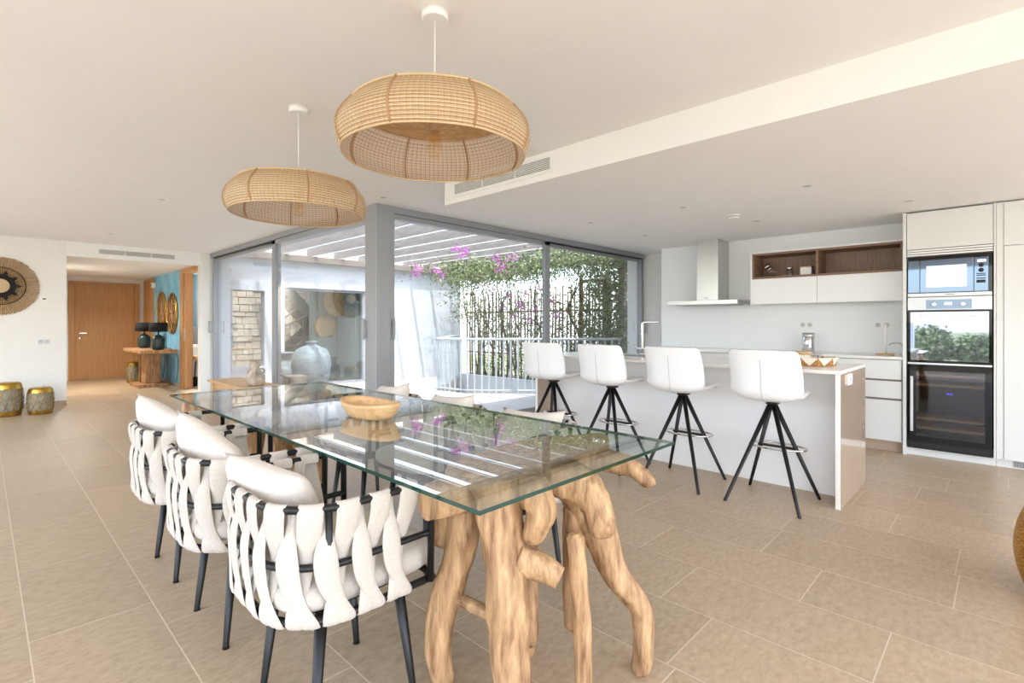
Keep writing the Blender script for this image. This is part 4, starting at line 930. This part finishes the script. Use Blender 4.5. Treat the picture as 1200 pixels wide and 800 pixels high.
# ------------------------------------------------------------------ ceiling fittings
def grille(name, label, axis, a0, a1, z0, z1, plane, n=8):
    root = thing(name, label, 'air vent', ((plane, (a0+a1)/2, z0) if axis == 'y' else ((a0+a1)/2, plane, z0)))
    def bx(u0, u1, p0, p1, za, zb): return MB().box(plane+p0, plane+p1, u0, u1, za, zb) if axis == 'y' else MB().box(u0, u1, plane+p0, plane+p1, za, zb)
    fr = 0.022
    for u0, u1, za, zb in ((a0, a1, z0, z0+fr), (a0, a1, z1-fr, z1), (a0, a0+fr, z0+fr, z1-fr), (a1-fr, a1, z0+fr, z1-fr)): bx(u0, u1, -0.008, 0.0, za, zb).build('frame', 'white', root)
    bx(a0+fr, a1-fr, -0.001, 0.0, z0+fr, z1-fr).build('backing', 'black', root)
    hh = (z1-z0-2*fr)/n
    for i in range(n): bx(a0+fr, a1-fr, -0.007, -0.001, z0+fr+i*hh, z0+fr+i*hh+hh*0.5).build('blade', 'white', root)
    for k in (1, 2): u = a0+(a1-a0)*k/3; bx(u-0.004, u+0.004, -0.0075, -0.001, z0+fr, z1-fr).build('mullion', 'white', root)
grille('air_grille', 'long white air vent grille in the kitchen bulkhead behind the pendant', 'y', 2.33, 3.44, 2.305, 2.435, GX+0.01)
grille('air_grille', 'white air vent grille above the hall opening', 'x', 1.26, 2.31, 2.285, 2.40, FWY, n=6)
def spot(x, y, z, label):
    root = thing('ceiling_spotlight', label, 'spotlight', (x, y, z), 'recessed ceiling spotlights')
    MB().lathe([(0.030, -0.001), (0.044, -0.004), (0.046, 0.0)], (x, y, z), n=24, cap0=False, cap1=False).build('trim_ring', 'white', root)
    MB().lathe([(0.0, -0.0012), (0.031, -0.0012)], (x, y, z), n=24, cap0=False, cap1=False).build('lens', 'seam', root)
for x, y, l in ((4.34, 1.08, 'recessed spotlight in kitchen ceiling above the near island end'), (4.37, 2.08, 'recessed spotlight in kitchen ceiling above the island middle'), (4.37, 3.08, 'recessed spotlight in kitchen ceiling above the far island end'),
                (5.45, 3.07, 'recessed spotlight in kitchen ceiling in front of the hood, window side'), (5.46, 1.82, 'recessed spotlight in kitchen ceiling beside the smoke detector'), (5.45, 0.59, 'recessed spotlight in kitchen ceiling before the oven column')): spot(x, y, SF, l)
spot(1.26, 6.08, CE, 'recessed spotlight in the main ceiling left of the farther pendant'); spot(1.25, 8.91, CE, 'recessed spotlight in the main ceiling near the hall opening'); spot(2.75, 4.4, CE, 'recessed spotlight beside the top of the grey window column'); spot(1.24, 12.08, 2.24, 'recessed spotlight in the hall ceiling before the oak door')
sd = thing('smoke_detector', 'white round smoke detector on the kitchen ceiling', 'smoke detector', (5.02, 1.88, SF))
MB().lathe([(0.03, -0.036), (0.052, -0.032), (0.056, -0.018)], (5.02, 1.88, SF), n=28).build('body', 'white', sd); MB().lathe([(0.053, -0.018), (0.053, -0.012)], (5.02, 1.88, SF), n=28, cap0=False, cap1=False).build('slot_band', 'gap', sd); MB().lathe([(0.06, -0.012), (0.062, 0)], (5.02, 1.88, SF), n=28).build('base', 'white', sd)

# ------------------------------------------------------------------ left wall
fw = thing('straw_wall_fan', 'large round woven straw sunburst with black ring on the left wall', 'wall decoration', (0.19, FWY-0.01, 1.75))
cx, cz, yy = 0.19, 1.75, FWY-0.012
def fanp(a, r_, y_): return (cx+r_*math.cos(a), y_, cz+r_*math.sin(a))
NB = 120
for i in range(NB):
    a = 2*PI*i/NB; da = PI/NB*0.8; rr = 0.405+0.012*random.random(); tw = random.uniform(0.004, 0.018)
    MB().add([fanp(a-da, .2, yy-.004), fanp(a+da, .2, yy-.004), fanp(a+da*0.9, rr, yy-0.004), fanp(a-da*0.9, rr, yy-0.004), fanp(a, .2, yy-.012), fanp(a, rr*0.99, yy-0.004-tw)], [(0, 4, 5, 3), (4, 1, 2, 5), (0, 3, 2, 1)]).build('straw_blade', 'straw', fw)
for i in range(60):
    a = 2*PI*(i+.5)/60; da = PI/60*0.42
    MB().add([fanp(a-da*1.2, .13, yy-.016), fanp(a+da*1.2, .13, yy-.016), fanp(a+da, .26, yy-0.012), fanp(a-da, .26, yy-0.012), fanp(a, .13, yy-.02), fanp(a, .26, yy-.018)], [(0, 4, 5, 3), (4, 1, 2, 5), (0, 3, 2, 1)]).build('straw_spoke', 'straw', fw)
Rf = Matrix.Translation((cx, yy, cz)) @ Matrix.Rotation(PI/2, 4, 'X')
MB().lathe([(0.0, 0.008), (0.255, 0.008)], n=48, cap0=False, cap1=False).xf(Rf).build('black_web', 'strawk', fw)
MB().lathe([(0.09, 0.022), (0.165, 0.021)], n=48, cap0=False, cap1=False).xf(Rf).build('black_ring', 'strawk', fw)
for i in range(10):
    a = 2*PI*i/10; MB().add([fanp(a-.22, .155, yy-.023), fanp(a+.22, .155, yy-.023), fanp(a, .225, yy-.021), fanp(a, .155, yy-.026)], [(0, 3, 2), (3, 1, 2), (0, 2, 1)]).build('black_point', 'strawk', fw)
MB().tube([(0.262*math.cos(a), 0.262*math.sin(a), 0.012) for a in [2*PI*k/60 for k in range(60)]], 0.006, n=6, closed=True).xf(Rf).build('black_cord', 'strawk', fw)
MB().lathe([(0.0, 0.034), (0.07, 0.03), (0.105, 0.02), (0.11, 0.012)], n=40, cap0=False, cap1=False).xf(Rf).build('centre_disc', 'rattan', fw)
ts = thing('thermostat', 'small white thermostat on the wall beside the straw fan', 'thermostat', (0.645, FWY, 1.53))
MB().box(0.605, 0.69, FWY-0.018, FWY, 1.53, 1.61, b=0.004).build('case', 'white', ts); MB().box(0.63, 0.665, FWY-0.0195, FWY-0.018, 1.572, 1.59).build('display', 'black', ts)
lsw = thing('light_switch', 'white double light switch on the left wall below the thermostat', 'switch', (0.645, FWY, 0.91))
MB().box(0.57, 0.72, FWY-0.01, FWY, 0.915, 0.995, b=0.003).build('cover_plate', 'white', lsw)
for a in (0.583, 0.65): MB().box(a, a+0.057, FWY-0.014, FWY-0.01, 0.925, 0.985, b=0.001).build('rocker', 'seam', lsw)
wsk = thing('wall_socket', 'white wall socket above the smaller gold drum stool', 'socket', (0.645, FWY, 0.25))
MB().box(0.60, 0.69, FWY-0.01, FWY, 0.25, 0.33, b=0.003).build('cover_plate', 'white', wsk); MB().lathe([(0.024, 0), (0.024, 0.003), (0.02, 0.001)], n=20).xf(Matrix.Translation((0.645, FWY-0.01, 0.29)) @ Matrix.Rotation(PI/2, 4, 'X')).build('socket_ring', 'seam', wsk)
def drum(x, y, R_, H_, label):
    t = thing('drum_stool', label, 'drum stool', (x, y, 0), 'gold lattice drum stools')
    def rad(v): return R_*(0.84+0.16*math.sin(PI*v)**0.8)
    MB().lathe([(rad(v)-0.006, v*H_) for v in [0.14+0.72*i/8 for i in range(9)]], (x, y, 0), n=36, cap0=False, cap1=False).build('body', 'lattice', t)
    MB().lathe([(rad(v), v*H_) for v in (0.0, 0.05, 0.10, 0.15)], (x, y, 0), n=36, cap1=False).build('base_band', 'gold', t)
    MB().lathe([(rad(v), v*H_) for v in (0.84, 0.9, 0.95, 1.0)] + [(R_*0.7, H_+0.012), (0.02, H_+0.014)], (x, y, 0), n=36, cap0=False).build('top', 'gold', t)
    n = 13
    for i in range(n):
        for sg in (-1, 1):
            for h_ in range(2):
                p = []
                for j in range(7):
                    v = 0.15+0.70*(h_*0.5+0.5*j/6); ph = math.sin(PI*j/6)*0.5*2*PI/n*sg*0.95
                    a = 2*PI*(i+0.5*h_)/n+ph; p.append((x+(rad(v)+0.001)*math.cos(a), y+(rad(v)+0.001)*math.sin(a), v*H_))
                MB().tube(p, 0.0028, n=5).build('lattice_bar', 'gold', t)
    return t
drum(0.24, 9.52, 0.168, 0.43, 'taller gold lattice drum stool under the straw fan')
drum(0.565, 9.43, 0.142, 0.345, 'smaller gold lattice drum stool under the wall socket')
drum(2.20, 12.95, 0.14, 0.42, 'gold lattice drum stool behind the rustic console pedestal')
hg = thing('hammered_drum', 'hammered gold drum side table at the right edge', 'side table', (3.335, -0.285, 0))
prf = [(0.19, 0.0)] + [(0.21+0.05*math.sin(PI*i/14)**0.8, 0.005+0.395*i/14) for i in range(15)] + [(0.19, 0.405)]
MB().lathe(prf, (3.335, -0.285, 0), n=64).build('body', 'goldh', hg); MB().lathe([(0.165, 0.40), (0.17, 0.41), (0.16, 0.417), (0.02, 0.417)], (3.335, -0.285, 0), n=64).build('top', 'goldh', hg)

# ------------------------------------------------------------------ hall console
cs = thing('console_table', 'rustic wooden pedestal console table against the blue hall wall', 'console table', (2.29, 12.0, 0))
pl = [(2.58, 11.19), (2.56, 12.9), (2.0, 12.85), (1.97, 12.3), (2.03, 11.7), (1.99, 11.16), (2.3, 11.2)]
MB().prism(pl, 0.665, 0.73).build('top', 'rustic', cs, bevel=0.012)
MB().prism([(2.2, 11.95), (2.45, 11.92), (2.47, 12.22), (2.3, 12.27), (2.18, 12.2)], 0.06, 0.665).build('pedestal', 'rustic', cs, bevel=0.02)
MB().prism([(2.15, 12.25), (2.4, 12.3), (2.38, 12.45), (2.2, 12.42)], 0.06, 0.665).build('pedestal', 'rustic', cs, bevel=0.02)
MB().box(2.05, 2.55, 11.72, 12.5, 0.0, 0.06, b=0.01).build('foot_plate', 'rustic', cs)
def lamp(x, y, label):
    t = thing('table_lamp', label, 'lamp', (x, y, 0.73), 'dark green table lamps on the console')
    MB().lathe([(0.075, 0), (0.098, 0.02), (0.106, 0.05), (0.108, 0.20), (0.09, 0.245), (0.04, 0.275), (0.025, 0.285)], (x, y, 0.73), n=32).build('base', 'dkgreen', t)
    MB().tube([(x, y, 1.01), (x, y, 1.10)], 0.012).build('neck', 'black', t)
    MB().lathe([(0.145, 0.335), (0.14, 0.51)], (x, y, 0.73), n=36, cap0=False, cap1=False).build('lamp_shade', 'shade', t, solid=0.004)
    MB().tube(spline([(x+0.12, y, 0.75), (x+0.2, y-0.02, 0.74), (2.605, y-0.05, 0.6), (2.61, y-0.05, 0.3), (2.60, y, 0.1)], 5), 0.005, n=6).build('cord', 'black', t)
lamp(2.28, 12.45, 'dark green table lamp with black shade, nearer the oak door'); lamp(2.31, 11.42, 'dark green table lamp with black shade, nearer the gold mirrors')
def mirror(y, z, R_, label):
    t = thing('wall_mirror', label, 'mirror', (HX, y, z), 'gold round mirrors on the blue wall')
    Rm = Matrix.Translation((HX-0.004, y, z)) @ Matrix.Rotation(-PI/2, 4, 'Y')
    MB().lathe([(0.0, 0.004), (R_, 0.004), (R_, 0.0)], n=48, cap0=False, cap1=False).xf(Rm).build('glass', 'gold', t)
    MB().tube([(R_*math.cos(a), R_*math.sin(a), 0.012) for a in [2*PI*k/48 for k in range(48)]], 0.015, n=8, closed=True).xf(Rm).build('frame', 'gold', t)
    for k in range(8):
        a = 2*PI*k/8; c = (R_*0.5*math.cos(a), R_*0.5*math.sin(a))
        MB().tube([(c[0]+R_*0.5*math.cos(b), c[1]+R_*0.5*math.sin(b), 0.014) for b in [2*PI*j/28 for j in range(28)]], 0.008, n=6, closed=True).xf(Rm).build('petal_ring', 'rattan_d', t)
mirror(11.91, 1.42, 0.40, 'larger gold petal wall mirror nearer the sliding door'); mirror(12.75, 1.49, 0.39, 'smaller gold petal wall mirror partly behind the lamp shades')
isn = thing('door_intercom', 'small white sensor box high in the hall corner', 'sensor', (HX-0.05, 13.4, 2.02)); MB().box(HX-0.07, HX, 13.36, 13.44, 2.0, 2.11, b=0.005).build('case', 'white', isn); MB().box(HX-0.072, HX-0.07, 13.375, 13.425, 2.03, 2.06).build('lens', 'black', isn)
# glimpse of the bedroom through the sliding door
bd = thing('bed', 'bed with grey headboard and white pillow glimpsed through the sliding door', 'bed', (2.95, 11.9, 0))
MB().box(HX+0.14, HX+0.48, 12.0, 12.1, 0.0, 1.15).build('headboard', 'grey', bd); MB().box(HX+0.14, HX+0.48, 11.35, 12.0, 0.18, 0.52, b=0.03).build('mattress', 'white', bd); MB().box(HX+0.16, HX+0.46, 11.72, 11.98, 0.52, 0.80, b=0.06).build('pillow', 'pillow', bd)
MB().box(HX+0.14, HX+0.48, 11.35, 12.0, 0.0, 0.18).build('bed_base', 'black', bd)
dk = thing('bench_seat', 'small light wood bench with thin black legs inside the sliding door', 'bench', (2.93, 11.05, 0))
MB().box(HX+0.16, HX+0.46, 10.8, 11.3, 0.52, 0.60, b=0.005).build('seat', 'oak_l', dk)
for x in (HX+0.2, HX+0.42):
    for y0, y1 in ((10.86, 10.98), (11.24, 11.12)): MB().tube([(x, y0, 0), (x, y1, 0.52)], 0.012).build('leg', 'black', dk)

# ------------------------------------------------------------------ bench and vase by the window
be = thing('wooden_bench', 'low pale wooden bench along the window behind the table', 'bench', (2.4, 7.0, 0))
MB().box(2.15, 2.60, 6.1, 7.86, 0.425, 0.455, b=0.005).build('seat', 'oak_l', be)
for x0, x1 in ((2.18, 2.24), (2.51, 2.57)):
    for y0, y1 in ((6.15, 6.21), (7.72, 7.78)): MB().box(x0, x1, y0, y1, 0, 0.425).build('leg', 'oak_l', be)
for x in (2.2, 2.53): MB().box(x, x+0.022, 6.21, 7.72, 0.345, 0.425).build('apron', 'oak_l', be)
MB().box(2.24, 2.51, 7.74, 7.765, 0.345, 0.425).build('apron', 'oak_l', be)
va = thing('clay_vase', 'rough pale clay vase with small handles on the wooden bench', 'vase', (2.36, 6.67, 0.455))
MB().lathe([(0.075, 0), (0.098, 0.02), (0.110, 0.07), (0.106, 0.12), (0.080, 0.165), (0.055, 0.19), (0.044, 0.215), (0.050, 0.26), (0.070, 0.298), (0.066, 0.303), (0.045, 0.26), (0.036, 0.21)], (2.36, 6.67, 0.455), n=36).build('body', 'clay', va)
for k in range(3):
    a = 2*PI*k/3+2.2; c, s_ = math.cos(a), math.sin(a)
    MB().tube(spline([(2.36+c*0.054, 6.67+s_*0.054, 0.455+0.20), (2.36+c*0.10, 6.67+s_*0.10, 0.455+0.195), (2.36+c*0.105, 6.67+s_*0.105, 0.455+0.14)], 5), 0.012, n=8).build('handle', 'clay', va)
print('tiles', ntile, 'objects', len(bpy.data.objects))
# light of the recessed spotlight in the hall
hl = bpy.data.lights.new('hall_spotlight_bulb', 'AREA'); hl.shape = 'DISK'; hl.size = 0.08; hl.energy = 30; hl.color = (1, 0.93, 0.82); hl.spread = 2.6
ho = bpy.data.objects.new('hall_spotlight_bulb', hl); C.objects.link(ho); ho.location = (1.24, 12.08, 2.225)

bl = bpy.data.lights.new('bedroom_fill_light', 'AREA'); bl.shape = 'DISK'; bl.size = 0.1; bl.energy = 14; bl.color = (1, 0.95, 0.88)  # added fill light without a fixture, brightens the enclosed bedroom
bo_ = bpy.data.objects.new('bedroom_fill_light', bl); C.objects.link(bo_); bo_.location = (2.93, 11.3, 2.22)
